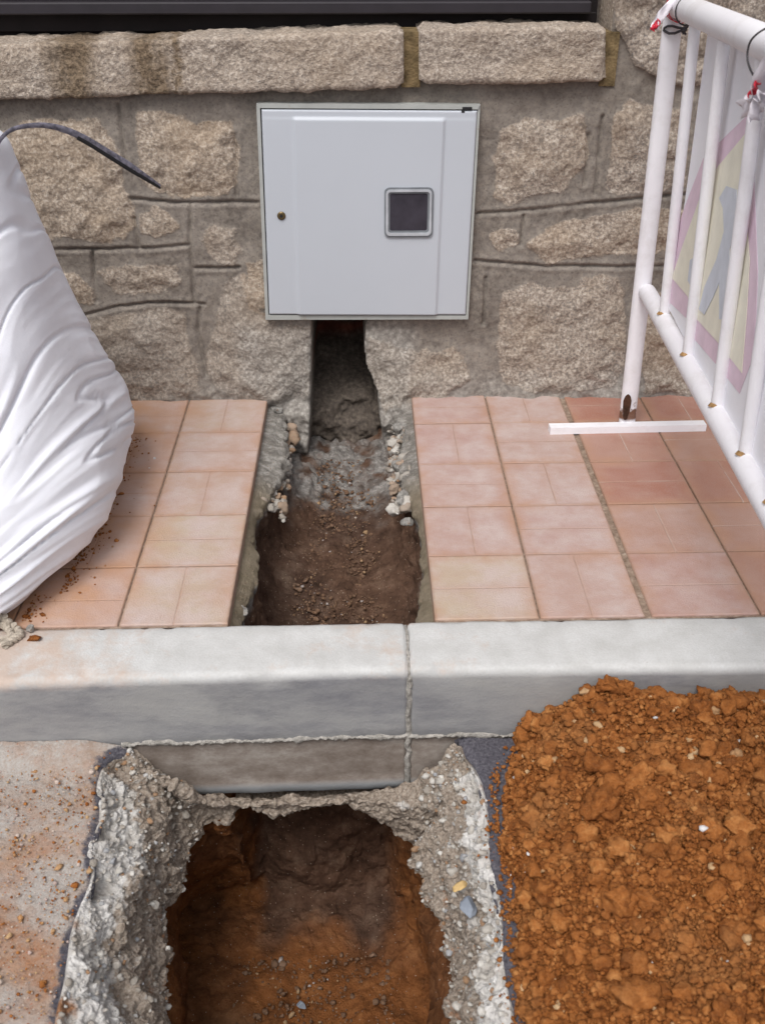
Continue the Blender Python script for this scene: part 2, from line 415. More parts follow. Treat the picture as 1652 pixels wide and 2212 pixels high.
def mat_chip():
    t = NT('concrete_chips'); v = t.sep(t.attr('tint', True)); f = t.noise(170, 4, .7)
    c = t.ramp(v[0], [(.1, (.30, .27, .235)), (.45, (.46, .43, .39)), (.8, (.62, .60, .56)), (.95, (.34, .35, .37))])
    c = t.mix(v[1], c, (.34, .20, .11)); c = t.mix(t.rng(f, .4, .7, 0, .5), c, (.30, .26, .22))
    t.bump(f, .004, .9); return t.done(c, .92, .15)
def mat_plain(name, c, rough=.5, spec=.4, metal=0., var=.12, scale=20, bump=0., dirt=None):
    t = NT(name); n = t.noise(scale, 5, .6)
    d = tuple(x*(1-var*2) for x in c)
    cc = t.mix(t.rng(n, .35, .65), d, c)
    if dirt:
        k = t.rng(t.noise(dirt[1], 6, .7), dirt[2], dirt[2]+.08); cc = t.mix(k, cc, dirt[0])
    if bump: t.bump(t.noise(scale*5, 3), bump)
    return t.done(cc, rough, spec, metal)
def mat_bag():
    t = NT('woven_white_plastic'); p = t.tc
    wv = t.n('ShaderNodeTexWave', wave_type='BANDS'); wv.inputs['Scale'].default_value = 110; t.L(p, wv.inputs['Vector']); wv.bands_direction = 'Z'
    n = t.noise(5, 4, .6); z = t.sep(p)
    c = t.mix(t.rng(n, .3, .7), (.79, .80, .87), (.84, .85, .91))
    dirty = t.rng(t.math('ADD', z[2], t.math('MULTIPLY', t.noise(13, 5, .7), .22)), .22, .06)
    c = t.mix(t.math('MULTIPLY', dirty, .55), c, (.46, .36, .29))
    bn = t.math('ADD', t.math('MULTIPLY', wv.outputs['Fac'], .10), t.noise(16, 4, .6, stretch=(1, 1, 2.2)))
    t.bump(bn, .0025, .5)
    m = t.done(c, .85, .12)
    t.b.inputs['Subsurface Weight'].default_value = .08; t.b.inputs['Subsurface Radius'].default_value = (.02, .02, .02)
    return m
def mat_barrier():
    t = NT('white_painted_steel'); n = t.noise(40, 6, .75); g = t.noise(4, 3)
    p = t.sep(t.tc)
    c = t.mix(t.rng(g, .3, .7), (.76, .74, .78), (.83, .82, .85))
    chips = t.rng(n, .70, .73)
    c = t.mix(chips, c, (.30, .15, .08))
    low = t.rng(t.math('ADD', p[2], t.math('MULTIPLY', t.math('SUBTRACT', t.noise(22, 4, .7), .5), .35)), .09, .05)
    c = t.mix(t.math('MULTIPLY', low, t.rng(p[2], .024, .034)), c, (.16, .075, .045))
    c = t.mix(t.rng(t.noise(12, 6, .7), .5, .72, 0, .35), c, (.52, .48, .46))
    return t.done(c, .55, .4)
def mat_panel():
    t = NT('weathered_plastic_panel'); c = t.mix(t.rng(t.noise(9, 5, .6), .35, .7), (.83, .83, .88), (.88, .87, .91))
    return t.done(c, .5, .3)
M = dict(trench=mat_soil('trench_soil', (.065, .036, .024), (.145, .078, .048), (.25, .15, .10)), wall=mat_wall(), sill=mat_granite('granite_sill', True), pier=mat_granite('granite_block'), paver=mat_paver(), bed=mat_bed(),
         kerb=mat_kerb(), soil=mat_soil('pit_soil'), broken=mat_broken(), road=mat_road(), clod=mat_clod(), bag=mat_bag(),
         crumb=mat_clod(True), cchip=mat_chip(), barrier=mat_barrier(), panel=mat_panel(),
         door=mat_plain('grey_enamelled_door', (.48, .51, .56), .42, .4, var=.012, scale=3),
         frame=mat_plain('pale_frame', (.40, .415, .40), .5, .35, var=.05, dirt=((.30, .27, .22), 12, .60)),
         gasket=mat_plain('window_gasket', (.20, .215, .235), .5, .4), bezel=mat_plain('window_bezel', (.50, .52, .56), .4, .5),
         pane=mat_plain('smoked_pane', (.055, .05, .065), .22, .5, var=.2, scale=14),
         brass=mat_plain('lock_metal', (.14, .10, .045), .4, .5, metal=.6), black=mat_plain('black_rubber', (.02, .02, .022), .6, .3),
         gate=mat_plain('dark_gate_paint', (.010, .006, .007), .7, .3, var=.2), gate_rail=mat_plain('gate_rail', (.022, .018, .024), .55, .4),
         mortar=mat_plain('old_mortar', (.235, .17, .09), .95, .1, var=.3, scale=30, bump=.004),
         strap=mat_plain('webbing', (.22, .21, .26), .8, .2, var=.3, scale=90, bump=.001),
         pale=mat_plain('pale_mortar', (.44, .415, .38), .95, .1, var=.25, scale=60, bump=.004),
         rope=mat_plain('raw_rope', (.55, .48, .40), .9, .1, var=.2, scale=60, bump=.003),
         chunk=mat_plain('chunk_concrete', (.46, .44, .41), .95, .1, var=.28, scale=55, bump=.008, dirt=((.22, .13, .08), 30, .58)),
         redtape=mat_plain('red_tape', (.66, .03, .06), .35, .4), whitetape=mat_plain('white_tape', (.80, .76, .82), .35, .4),
         wire=mat_plain('dark_wire', (.06, .055, .06), .5, .4, metal=.4),
         pink=mat_plain('faded_red_print', (.80, .62, .73), .5, .3, var=.06), yellow=mat_plain('faded_yellow_print', (.86, .83, .70), .5, .3, var=.05),
         blue=mat_plain('faded_black_print', (.66, .70, .78), .5, .3, var=.06), weld=mat_plain('weld_rust', (.45, .27, .12), .9, .2, var=.3, scale=60), rust=mat_plain('rust', (.085, .04, .025), .9, .2, var=.3, scale=60),
         ochrestone=mat_plain('ochre_stone', (.58, .40, .18), .8, .2), bluestone=mat_plain('blue_grey_stone', (.25, .28, .33), .8, .2))

# ================================================================== LARGE STRUCTURE
ZR = -.19                                  # road level (pavement top is z = 0)
WY = 3.19                                  # wall face
# ---- kerb lines (front and back of the two visible stones)
KJ = on_z(884, 1449, 0)                    # joint at the front edge
kl0, kl1 = on_z(0, 1475, 0), on_z(880, 1449, 0)
kr0, kr1 = on_z(890, 1449, 0), on_z(1652, 1441, 0)
def kerb_front(x):
    x = np.asarray(x, float)
    a = kl0[1] + (kl1[1]-kl0[1])*(x-kl0[0])/(kl1[0]-kl0[0]); b = kr0[1] + (kr1[1]-kr0[1])*(x-kr0[0])/(kr1[0]-kr0[0])
    return np.where(x < KJ[0], a, b)
KW = .195
kb0, kb1 = on_z(500, 1348, 0), on_z(1652, 1327, 0)
def kerb_back(x): return kb0[1] + (kb1[1]-kb0[1])*(np.asarray(x, float)-kb0[0])/(kb1[0]-kb0[0])
def kerb_stone(x0, x1, label, seed):
    nx = max(8, int((x1-x0)/.012)); xs = np.unique(np.concatenate([np.linspace(x0, x1, nx), x0+np.array((.001, .002, .004, .006, .009)), x1-np.array((.001, .002, .004, .006, .009))])); nx = len(xs)
    e = .016
    prof = [(1.0, -.30), (1.0, -.02)] + [(1-.012*(1-math.cos(a)), -.012+.012*math.sin(a)) for a in np.linspace(0, math.pi/2, 4)]
    rows = []
    for i, x in enumerate(xs):
        yf, yb = float(kerb_front(np.clip(x, x0+.001, x1-.001))), float(kerb_back(x)); r = []
        r += [(yb, -.35), (yb, -.2), (yb, -.014), (yb-.004, -.004), (yb-.014, 0)]
        r += [(yb + (yf+.022-yb)*k, 0) for k in (.25, .5, .75, 1)]
        r += [(yf+.022-.022*math.sin(a), -.022+.022*math.cos(a)) for a in np.linspace(0, math.pi/2, 6)[1:]]
        r += [(yf, z) for z in (-.05, -.08, -.12, -.16, -.186)] + [(yf+.004, z) for z in (-.194, -.22, -.26, -.30, -.318)] + [(yf+.002, -.324), (yf+.002, -.348), (yf+.01, -.352)]
        rows.append([(x, a, b) for a, b in r])
    G = np.array(rows); S = G.reshape(-1, 3)
    N = grid_normals(G).reshape(-1, 3)
    endk = np.minimum(sst(x0, x0+.007, S[:, 0]), 1-sst(x1-.007, x1, S[:, 0]))
    disp = fbm(S, .05, 4, seed)*.0016 - (1-endk)*.004*(1+.8*fbm(S, .015, 2, seed+5))
    chip = sst(.35, .8, fbm(S, .03, 3, seed+3))*sst(-.03, 0, S[:, 2]); disp = disp - chip*.004
    c = G.mean(1, keepdims=True); sgn = np.sign(((G-c).reshape(-1, 3)*N).sum(1).sum()); S = S + N*(disp*sgn)[:, None]
    nv = S.shape[0]; nc = G.shape[1]
    f = grid_faces(nx, nc).tolist()
    f += [tuple(range(nc)), tuple(nv-nc+k for k in range(nc))[::-1]]
    f += [(r*nc, (r+1)*nc, (r+1)*nc+nc-1, r*nc+nc-1) for r in range(nx-1)]
    o = link_mesh('kerb_stone', S, f, M['kerb'])
    import bmesh
    bm = bmesh.new(); bm.from_mesh(o.data); bmesh.ops.recalc_face_normals(bm, faces=bm.faces); bm.to_mesh(o.data); bm.free()
    return tag(o, label, 'kerb stone', 'concrete kerb stones along the road')
XJ = float(KJ[0])
kerb_stone(XJ-1.0, XJ-.003, 'long grey concrete kerb stone left of the mortared joint, dusted with ochre dirt', 3)
kerb_stone(XJ+.003, XJ+1.0, 'long grey concrete kerb stone right of the joint, behind the heap of orange soil', 11)
kerb_stone(XJ-2.03, XJ-1.006, 'grey concrete kerb stone beyond the left picture edge, in front of the white bag', 23)
kerb_stone(XJ+1.006, XJ+2.03, 'grey concrete kerb stone beyond the right picture edge, past the orange heap', 31)
# mortar in the joint between them
yj = float(kerb_front(XJ-.01)); 
S = []
zs = np.concatenate([np.linspace(-.012, -.345, 150)])
ybj = float(kerb_back(XJ)); top_ = [(y_, -.0035) for y_ in np.linspace(ybj-.01, yj+.030, 40)]
xs = np.linspace(XJ-.0065, XJ+.0065, 13)
G = np.array([[(x, yj+.003 - .0050*math.cos((x-XJ)/.0065*math.pi/2) + max(0, -.022-z)*0 + (.010 if z > -.02 else 0) - (0 if z < -.19 else 0), z) for x in xs] for z in zs])
G = np.concatenate([np.array([[(XJ+(x-XJ)*.5, y_, z_) for x in xs] for y_, z_ in top_]), G]); P = G.reshape(-1, 3)
dj = fbm(P, .010, 3, 5)*.0016; P[:, 1] += dj; P[:, 0] += fbm(P*np.array((.2, 1, 1))+3, .02, 3, 8)*.0025
tag(link_mesh('mortar_joint', P, grid_faces(len(zs)+len(top_), len(xs), flip=True), M['pale']), 'crumbly pale mortar filling the joint between the two kerb stones', 'mortar')
# crumbly line of mortar left where the road met the kerb
xs = np.arange(float(on_y(262, 1617, 1.735)[0]), float(on_y(1120, 1590, 1.735)[0]), .002); al = np.linspace(0, math.pi, 9)
wv_ = .0062 + .0045*fbm(np.stack([xs, xs*0, xs*0], 1), .03, 3, 77); G = np.array([[(x, float(kerb_front(x)) + .002 - .0065*math.sin(a), -.1865 + w0*math.cos(a)) for a in al] for x, w0 in zip(xs, wv_)])
P = G.reshape(-1, 3); P[:, 2] += fbm(P*np.array((1, 0, 0)), .05, 3, 78)*.003; P += fbm(P, .008, 3, 79)[:, None]*np.array((0, .002, .0025))
tag(link_mesh('mortar_line', P, grid_faces(len(xs), 9, flip=True), M['pale']), 'thin ragged whitish mortar line running along the kerb face at road height', 'mortar')

# ---- pavement: pairs of ribbed half tiles laid in squares, cut by the trench
tj = on_z(1400, 1329, 0); tj2 = on_z(1215, 862, 0)
TX, TY = .2455, .2515
ang = math.atan2(-(tj2[0]-tj[0]), tj2[1]-tj[1])*.5
ca, sa = math.cos(ang), math.sin(ang)
row0 = on_z(1160, 1198, 0)
cutL = (on_z(577, 868, 0), on_z(492, 1345, 0)); cutR = (on_z(890, 868, 0), on_z(939, 1333, 0))
def lineX(c, y): return c[0][0] + (c[1][0]-c[0][0])*(np.asarray(y, float)-c[0][1])/(c[1][1]-c[0][1])
kang = math.atan2(kb1[1]-kb0[1], kb1[0]-kb0[0])
def clip_poly(poly, f):
    out = []
    for i in range(len(poly)):
        a, b = poly[i], poly[(i+1) % len(poly)]; fa, fb = f(a), f(b)
        if fa >= 0: out.append(a)
        if fa*fb < 0:
            t = fa/(fa-fb); out.append(a + (b-a)*t)
    return out
pv, pf, ptint, pedge = [], [], [], []
def inset(poly, d):
    n = len(poly); out = []
    for i in range(n):
        p0, p1, p2 = poly[i-1], poly[i], poly[(i+1) % n]
        e1 = (p1-p0)/max(1e-6, np.linalg.norm(p1-p0)); e2 = (p2-p1)/max(1e-6, np.linalg.norm(p2-p1))
        n1 = np.array((-e1[1], e1[0])); n2 = np.array((-e2[1], e2[0])); m = n1+n2; m /= max(.3, np.linalg.norm(m))
        out.append(p1 + m*d/max(.5, m.dot(n1)))
    return out
puv = []
def slab(poly, tint, tilt, fr=None):
    if len(poly) < 3: return
    ar = sum(poly[i][0]*poly[(i+1) % len(poly)][1]-poly[(i+1) % len(poly)][0]*poly[i][1] for i in range(len(poly)))/2
    if abs(ar) < 4e-4: return
    if ar < 0: poly = poly[::-1]
    n = len(poly); c = sum(poly)/n; base = len(pv)
    z0 = tilt[2]
    rings = [(poly, -.034, .9), (poly, z0-.0026, 1), (inset(poly, .0024), z0-.0002, 1), (inset(poly, .03), z0, 0)]
    for r, z, e in rings:
        for p in r:
            pv.append((p[0], p[1], z + (tilt[0]*(p[0]-c[0]) + tilt[1]*(p[1]-c[1]) if z > -.02 else 0))); ptint.append(tint); pedge.append(e); dd_ = p-fr[0]; det = fr[1][0]*fr[2][1]-fr[1][1]*fr[2][0]; puv.append(((dd_[0]*fr[2][1]-dd_[1]*fr[2][0])/det, (fr[1][0]*dd_[1]-fr[1][1]*dd_[0])/det, 0))
    for k in range(3):
        for i in range(n): pf.append((base+k*n+i, base+k*n+(i+1) % n, base+(k+1)*n+(i+1) % n, base+(k+1)*n+i))
    pf.append(tuple(base+3*n+i for i in range(n)))
def side(sgn, c, off):
    return lambda p: sgn*(p[0]-lineX(c, p[1])) - off
rp = random.Random(5)
def pline(a_, b_): p_, q_ = on_z(*a_, 0), on_z(*b_, 0); m_ = (p_[0]-q_[0])/(p_[1]-q_[1]); return (q_[0]-m_*q_[1], m_)
Lr = [pline((890, 868), (939, 1333)), pline((1050, 868), (1165, 1331)), pline((1215, 862), (1400, 1329)), pline((1381, 857), (1646, 1332))]
for k in range(8): Lr.append((Lr[-1][0]+TX, Lr[-1][1]*.5+.5*Lr[2][1]))
Ll = [pline((577, 868), (492, 1345)), pline((408, 868), (255, 1352))]
for k in range(8): Ll.append((Ll[-1][0]-TX, Ll[-1][1]))
def rows_(pxs, x): r = [on_z(x, p_, 0) for p_ in pxs]; return r
Rr = rows_((1331, 1198, 1092, 1000, 912, 846), 1100); Rl = rows_((1352, 1222, 1112, 1018, 934, 862), 420)
tk = math.tan(kang)
def isect(L, rw, dx=0., dy=0.):
    # column line x = a + m*y with row line y = yr + tk*(x - xr)
    y_ = rw[1]
    for _ in range(6): x_ = L[0]+dx+L[1]*y_; y_ = rw[1]+dy+tk*(x_-rw[0])
    return np.array((x_, y_))
for (Ls, Rs, sg) in ((Lr, Rr, 1), (Ll, Rl, -1)):
    for ci in range(len(Ls)-1):
        for ri in range(0, 5):
            r0_ = Rs[ri] if ri >= 0 else Rs[0] - np.array((0, .26, 0)); r1_ = Rs[ri+1]
            if ri == 0: r0_ = r0_ - np.array((0, .03, 0))
            Hd = ((ci+ri) % 2 == 0) if sg > 0 else ((ci+ri) % 2 == 1)
            A_, B_ = (Ls[ci], Ls[ci+1]) if sg > 0 else (Ls[ci+1], Ls[ci])
            jt = .0022; ja = .0085 if (sg > 0 and ci == 2) else jt; jb = .0085 if (sg > 0 and ci == 1) else jt
            if ci == 0 and sg > 0: ja = 0
            if ci == 0 and sg < 0: jb = 0
            if sg > 0: warm = (.05, .12, .70, .95, .95)[min(ci, 4)] + rp.uniform(-.06, .12) + (.25 if (ri >= 2 and ci >= 2) else 0) - (.35 if (ri <= 0 and ci == 2) else 0); cream = .9 if (ci, ri) == (0, 0) else rp.uniform(0, .25)
            else: warm = rp.uniform(0, .12); cream = rp.uniform(.55, 1.) if ci == 0 else rp.uniform(0, .45)
            q = [isect(A_, r0_, ja, jt), isect(B_, r0_, -jb, jt), isect(B_, r1_, -jb, -jt), isect(A_, r1_, ja, -jt)]
            o_, ex_, ey_ = q[0], q[1]-q[0], q[3]-q[0]
            q = clip_poly(q, lambda p: p[1] - float(kerb_back(p[0])) - .005)
            if len(q) >= 3: q = clip_poly(q, lambda p: WY + .004 - p[1])
            if len(q) < 3: continue
            slab(q, (min(1, max(0, warm + rp.uniform(-.06, .06))), min(1, cream*(1+rp.uniform(-.2, .2))), 1. if Hd else 0.), (rp.uniform(-.003, .003), rp.uniform(-.003, .003), rp.uniform(-.0010, .0003)), (o_, ex_, ey_))
tag(link_mesh('pavement', pv, pf, M['paver'], smooth=False, attrs={'tint': np.array(ptint), 'edge': np.array(pedge), 'tuv': np.array(puv)}), kind='structure')
# sandy joints just below the tile faces
bv, bf = [], []
def bed(xa, xb):
    nx, ny = 60, 60
    b = len(bv)
    for r in range(ny):
        for c in range(nx):
            t_ = r/(ny-1); s_ = c/(nx-1)
            yb = 1.92; y = yb + (WY+.02-yb)*t_
            X = xa(y)*(1-s_) + xb(y)*s_
            y = float(kerb_back(X)) - .002 + (WY+.02-float(kerb_back(X)))*t_
            bv.append((X, y, -.0062))
    bf.extend([tuple(int(b+q) for q in f) for f in grid_faces(ny, nx)])
bed(lambda y: -2.6, lambda y: float(lineX(cutL, y))-.001); bed(lambda y: float(lineX(cutR, y))+.001, lambda y: 2.6)
tag(link_mesh('pavement_bed', bv, bf, M['bed']), kind='structure')

# ---- trench through the pavement (mortar ledges, soil walls and floor), a loft along y
ny = 330; ys = np.linspace(1.86, 3.46, ny)
def ctrl(y):
    L_, R_ = float(lineX(cutL, y)), float(lineX(cutR, y))
    fz = np.interp(y, [1.8, 2.3, 2.75, 3.0, 3.19, 3.45], [-.34, -.31, -.27, -.235, -.22, -.20])
    ll = np.interp(y, [1.8, 2.05, 2.35, 2.55, 2.75, 2.95, 3.2, 3.45], [.022, .030, .032, .028, .060, .075, .050, .05])
    rl = np.interp(y, [1.8, 2.05, 2.35, 2.45, 2.6, 2.8, 2.95, 3.2, 3.45], [.034, .032, .014, .012, .045, .060, .045, .06, .06])
    ll = max(.008, ll + .016*float(fbm(np.array([[y, 0, 3.]]), .16, 4, 201, .6)[0])); rl = max(.006, rl + .014*float(fbm(np.array([[y, 0, 9.]]), .16, 4, 207, .6)[0]))
    return [(L_-.004, y, -.030), (L_+ll*.5, y, -.040), (L_+ll, y, -.062), (L_+ll-.010, y, -.10), (L_+ll+.0, y, -.17), (L_+ll+.045, y, fz+.035),
            (L_+.19, y, fz), ((L_+R_)/2, y, fz+.004), (R_-.17, y, fz+.002), (R_-rl-.04, y, fz+.035), (R_-rl-.002, y, -.17), (R_-rl+.010, y, -.10),
            (R_-rl, y, -.062), (R_-rl*.5, y, -.042), (R_+.004, y, -.030)]
C = np.array([ctrl(y) for y in ys])                     # ny,15,3
nx = 230; G = np.transpose(catmull(np.transpose(C, (1, 0, 2)), nx), (1, 0, 2))
N = grid_normals(G); P = G.reshape(-1, 3); N = N.reshape(-1, 3); u = np.tile(np.linspace(0, 14, nx), ny)
edge = np.minimum(u, 14-u)
ledge = 1 - sst(2.3, 3.4, edge + .5*fbm(P, .05, 3, 2))
wk, _, wid = worley(P, .035, 4); wk2, _, _ = worley(P, .014, 14)
rubble = sst(2.80, 2.94, P[:, 1] + .10*fbm(P, .12, 3, 31))*sst(2.4, 3.5, edge)
d = fbm(P, .10, 5, 3)*.016*sst(1.5, 4, edge) + fbm(P, .02, 3, 9)*.0035*sst(.8, 2, edge) + (.5-wk)*.020*sst(1.6, 3, edge)*(.45+.9*rubble) + (.5-wk2)*.009*sst(2, 3.5, edge)
d += ledge*sst(.3, 1.4, edge)*(fbm(P, .035, 4, 21)*.010*sst(2.5, 2.8, P[:, 1]) + .0012*fbm(P, .01, 2, 22))
P = P + N*np.where(N[:, 2:3] > -2, 1, 1)*d[:, None]*np.sign(N[len(N)//2, 2])
tint = np.stack([.55+.45*sst(-.7, .4, fbm(P, .25, 3, 40)), np.clip(np.maximum(.8*rubble*sst(-.9, .4, fbm(P, .05, 3, 44)), 0), 0, 1), np.zeros(len(P))], 1)
# mortar ledge is a zone of its own
tint[:, 2] = ledge*(1-.8*sst(2.55, 2.75, P[:, 1]))*sst(2.6, 2.2, edge + .4*fbm(P, .03, 3, 46)); tint[:, 1] = np.maximum(tint[:, 1], ledge*.95)
tag(link_mesh('trench_ground', P, grid_faces(ny, nx), M['trench'], attrs={'tint': tint}), kind='structure')

# ---- pit in the road: ring of broken concrete, then soil
def zz(*a): return [on_z(x, y, z) for x, y, z in a]
KF = 1.735
# stations run clockwise from the front left: outer rim, middle, lower lip
O_ = zz((115, 2420, ZR), (128, 2212, ZR), (152, 2100, ZR), (168, 1990, ZR), (205, 1890, ZR), (196, 1830, ZR), (222, 1760, ZR), (216, 1700, ZR), (238, 1640, ZR))
M_ = zz((290, 2420, -.30), (262, 2212, -.29), (250, 2100, -.29), (262, 2000, -.27), (292, 1900, -.27), (305, 1830, -.27), (305, 1770, -.27), (312, 1715, -.265), (330, 1680, -.26))
I_ = zz((400, 2420, -.46), (375, 2212, -.46), (370, 2110, -.46), (350, 1990, -.45), (378, 1925, -.45), (386, 1868, -.44), (436, 1800, -.43), (442, 1772, -.42), (470, 1760, -.405))
O_ += [on_y(283, 1624, KF), on_y(345, 1668, KF), on_y(400, 1700, KF+.004), on_y(470, 1722, KF+.008), on_y(570, 1722, KF+.008), on_y(660, 1717, KF+.008), on_y(750, 1712, KF+.008), on_y(830, 1706, KF+.008), on_y(890, 1690, KF+.004), on_y(940, 1655, KF), on_y(985, 1612, KF)]
M_ += [on_y(365, 1690, KF-.05), on_y(420, 1725, KF-.045), on_y(455, 1735, KF-.035), on_y(505, 1738, KF-.02), on_y(585, 1735, KF-.014), on_y(665, 1736, KF-.014), on_y(752, 1727, KF-.014), on_y(828, 1732, KF-.02), on_y(890, 1742, KF-.03), on_y(945, 1728, KF-.05), on_y(972, 1700, KF-.06)]
I_ += [on_y(492, 1752, KF-.01), on_y(518, 1742, KF), on_y(545, 1738, KF+.005), on_y(580, 1752, KF+.005), on_y(620, 1756, KF+.005), on_y(690, 1746, KF+.005), on_y(760, 1738, KF+.005), on_y(815, 1760, KF+.005), on_y(852, 1800, KF), on_y(905, 1830, KF-.03), on_y(912, 1850, KF-.07)]
O_ += zz((1006, 1640, ZR), (1036, 1700, ZR), (1046, 1770, ZR), (1054, 1850, ZR), (1072, 1930, ZR), (1078, 2010, ZR), (1084, 2100, ZR), (1102, 2212, ZR), (1120, 2420, ZR))
M_ += zz((985, 1720, -.26), (1000, 1790, -.26), (1010, 1850, -.26), (1018, 1920, -.26), (1030, 1990, -.27), (1034, 2060, -.27), (1040, 2130, -.28), (1052, 2212, -.28), (1060, 2420, -.28))
I_ += zz((884, 1862, -.43), (925, 1900, -.43), (950, 1950, -.44), (962, 2000, -.45), (975, 2050, -.46), (985, 2110, -.46), (985, 2160, -.46), (990, 2240, -.46), (985, 2420, -.46))
yfz = .62
for (xo, xm, xi) in ((.16, .12, .06), (-.12, -.12, -.12), (-.42, -.38, -.32)):
    O_.append(np.array((xo, yfz, ZR))); M_.append(np.array((xm, yfz+.06, -.28))); I_.append(np.array((xi, yfz+.12, -.46)))
O_, M_, I_ = map(np.array, (O_, M_, I_))
nst = len(O_); cen = np.array((-.13, 1.3, 0))
def outward(P_):
    q = P_ - cen; q[:, 2] = 0; q[:, 1] *= .6; return q/np.linalg.norm(q, axis=1, keepdims=True)
oi = outward(I_.copy())
U_ = I_ + oi*.018 + np.array((0, 0, -.035)); 
isback = np.zeros(nst); isback[10:18] = 1
U_[10:18] = I_[10:18] + np.array((0, .12, .0))
FZ = -.93
fx = [(430, 2420), (412, 2212), (405, 2120), (402, 2040), (408, 1985), (425, 1955), (470, 1940), (510, 1932), (540, 1930),
      (556, 1930), (575, 1932), (600, 1936), (640, 1940), (690, 1943), (740, 1942), (780, 1938), (820, 1932), (842, 1930), (856, 1935), (866, 1945),
      (874, 1965), (882, 1990), (890, 2020), (898, 2050), (905, 2090), (912, 2130), (920, 2170), (930, 2240), (935, 2420)]
F0 = [on_z(x, y, FZ) for x, y in fx] + [np.array((.0, yfz+.22, FZ)), np.array((-.12, yfz+.22, FZ)), np.array((-.3, yfz+.22, FZ))]
F0 = np.array(F0)
W_ = .5*U_ + .5*F0; W_[:, 2] = -.62
W_[10:18, 1] = F0[10:18, 1] + .05; W_[10:18, 0] = .25*U_[10:18, 0] + .75*F0[10:18, 0]; U_[10:18, 0] = .55*U_[10:18, 0] + .45*F0[10:18, 0]
O1 = O_ + outward(O_.copy())*.012 + np.array((0, 0, -.012)); O1[9:20] = O_[9:20] + np.array((0, .01, 0))
TN = 1100
ringc = [O1, O_*1.0 + np.array((0, 0, -.006)), .5*(O_+M_) + np.array((0, 0, -.004)), M_, .5*(M_+I_) + np.array((0, 0, .004)), I_, .5*(I_+U_) - oi*.004 + np.array((0, 0, -.012)), U_]
RC = np.array([catmull(r, TN, closed=True) for r in ringc])
ms = 170; G = catmull(RC, ms); N = grid_normals(G, True); P = G.reshape(-1, 3); N = N.reshape(-1, 3)
s_ = np.repeat(np.linspace(0, 7, ms), TN); inner = sst(.8, 1.6, s_)
sgn = 1 if N[np.argmin(np.abs(s_-3))][2] > 0 else -1
bk = (P[:, 1] > 1.67) & (P[:, 0] > -.42) & (P[:, 0] < .12); soft = np.where(bk, .8, 1.15)
w1, w1b, id1 = worley(P, .07, 1); w2, w2b, id2 = worley(P, .028, 2); w3, _, id3 = worley(P, .013, 3)
w4, _, id4 = worley(P, .0075, 15)
d = (id1-.5)*.018*sst(0, .14, w1b-w1) + (id2-.5)*.009*sst(0, .2, w2b-w2) + (.45-w3)*.009*(id3+.3) + (.5-w4)*.004 + fbm(P, .10, 5, 6, .55)*.019 + fbm(P, .008, 2, 7)*.0016 + fbm(P, .03, 3, 16)*.004
d = d*inner*soft*(1-.4*sst(6, 7, s_))
P = P + N*(d*sgn)[:, None]
tn0 = np.clip(.32 + .25*fbm(P, .10, 3, 51) + .55*sst(3.4, 5.4, s_)*sst(1.68, 1.60, P[:, 1]) - .3*sst(1.2, 2.2, s_)*(1-sst(3, 4, s_)), 0, 1)
rag = sst(1.66, 1.70, P[:, 1])*sst(3.2, 1.5, s_); P[:, 2] += rag*(fbm(P, .035, 4, 53, .6)*.012 - .004); P[:, 1] = np.where(rag > .01, np.minimum(P[:, 1], KF+.012), P[:, 1])
tn1 = np.clip(.05 + .9*rag + .62*sst(2.1, 3.3, s_ + .5*fbm(P, .08, 3, 52)) + .25*sst(1.50, 1.66, P[:, 1]), 0, 1)
RP = P.copy(); RN = N*sgn; RS = s_.copy()
tag(link_mesh('broken_slab_edge', P, grid_faces(ms, TN, True), M['broken'], attrs={'tint': np.stack([tn0, tn1, np.clip(.55*id1+.45*id2, 0, 1)], 1)}), kind='structure')
# soil of the pit
Cn = F0.copy(); Cn[:, 0] = -.11; Cn[:, 1] = np.clip(F0[:, 1]-.12, .95, 1.68); Cn[:, 2] = FZ-.012
rs = [U_ + oi*.01, .5*U_+.5*W_ + oi*.02, W_, .4*W_+.6*F0 + np.array((0, 0, -.04)), F0 + np.array((0, 0, .012)), .6*F0+.4*Cn, Cn]
RC = np.array([catmull(r, 760, closed=True) for r in rs]); G = catmull(RC, 240)
N = grid_normals(G, True); P = G.reshape(-1, 3); N = N.reshape(-1, 3); s_ = np.repeat(np.linspace(0, 6, 240), 760)
sgn = 1 if N[np.argmin(np.abs(s_-4.6))][2] > 0 else -1
w1, w1b, id1 = worley(P, .05, 5); w2, _, id2 = worley(P, .018, 6)
d = fbm(P, .16, 5, 12)*.026 + (.5-w1)*.020*(id1 > .35) + (.5-w2)*.007 + fbm(P, .012, 2, 14)*.0015
d *= sst(6.0, 5.2, s_)*.9+.1
P = P + N*(d*sgn*sst(-.2, .8, s_))[:, None]
grey = sst(-.1, .7, fbm(P, .2, 3, 61))*.35 + 1.1*sst(1.72, 1.88, P[:, 1] + .05*fbm(P, .09, 4, 62))*sst(-.34, -.27, P[:, 0] + .02*fbm(P, .05, 3, 63))*sst(.10, .03, P[:, 0])  # patchy soil tone, plus shade put into the colour at the back wall
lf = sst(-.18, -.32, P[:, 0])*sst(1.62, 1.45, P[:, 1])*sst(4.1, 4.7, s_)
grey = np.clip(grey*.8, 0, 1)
tag(link_mesh('pit_ground', P, grid_faces(240, 760, True), M['soil'], attrs={'tint': np.stack([np.clip(grey*(1-lf), 0, .95), 0*grey, lf*.6], 1)}), kind='structure')

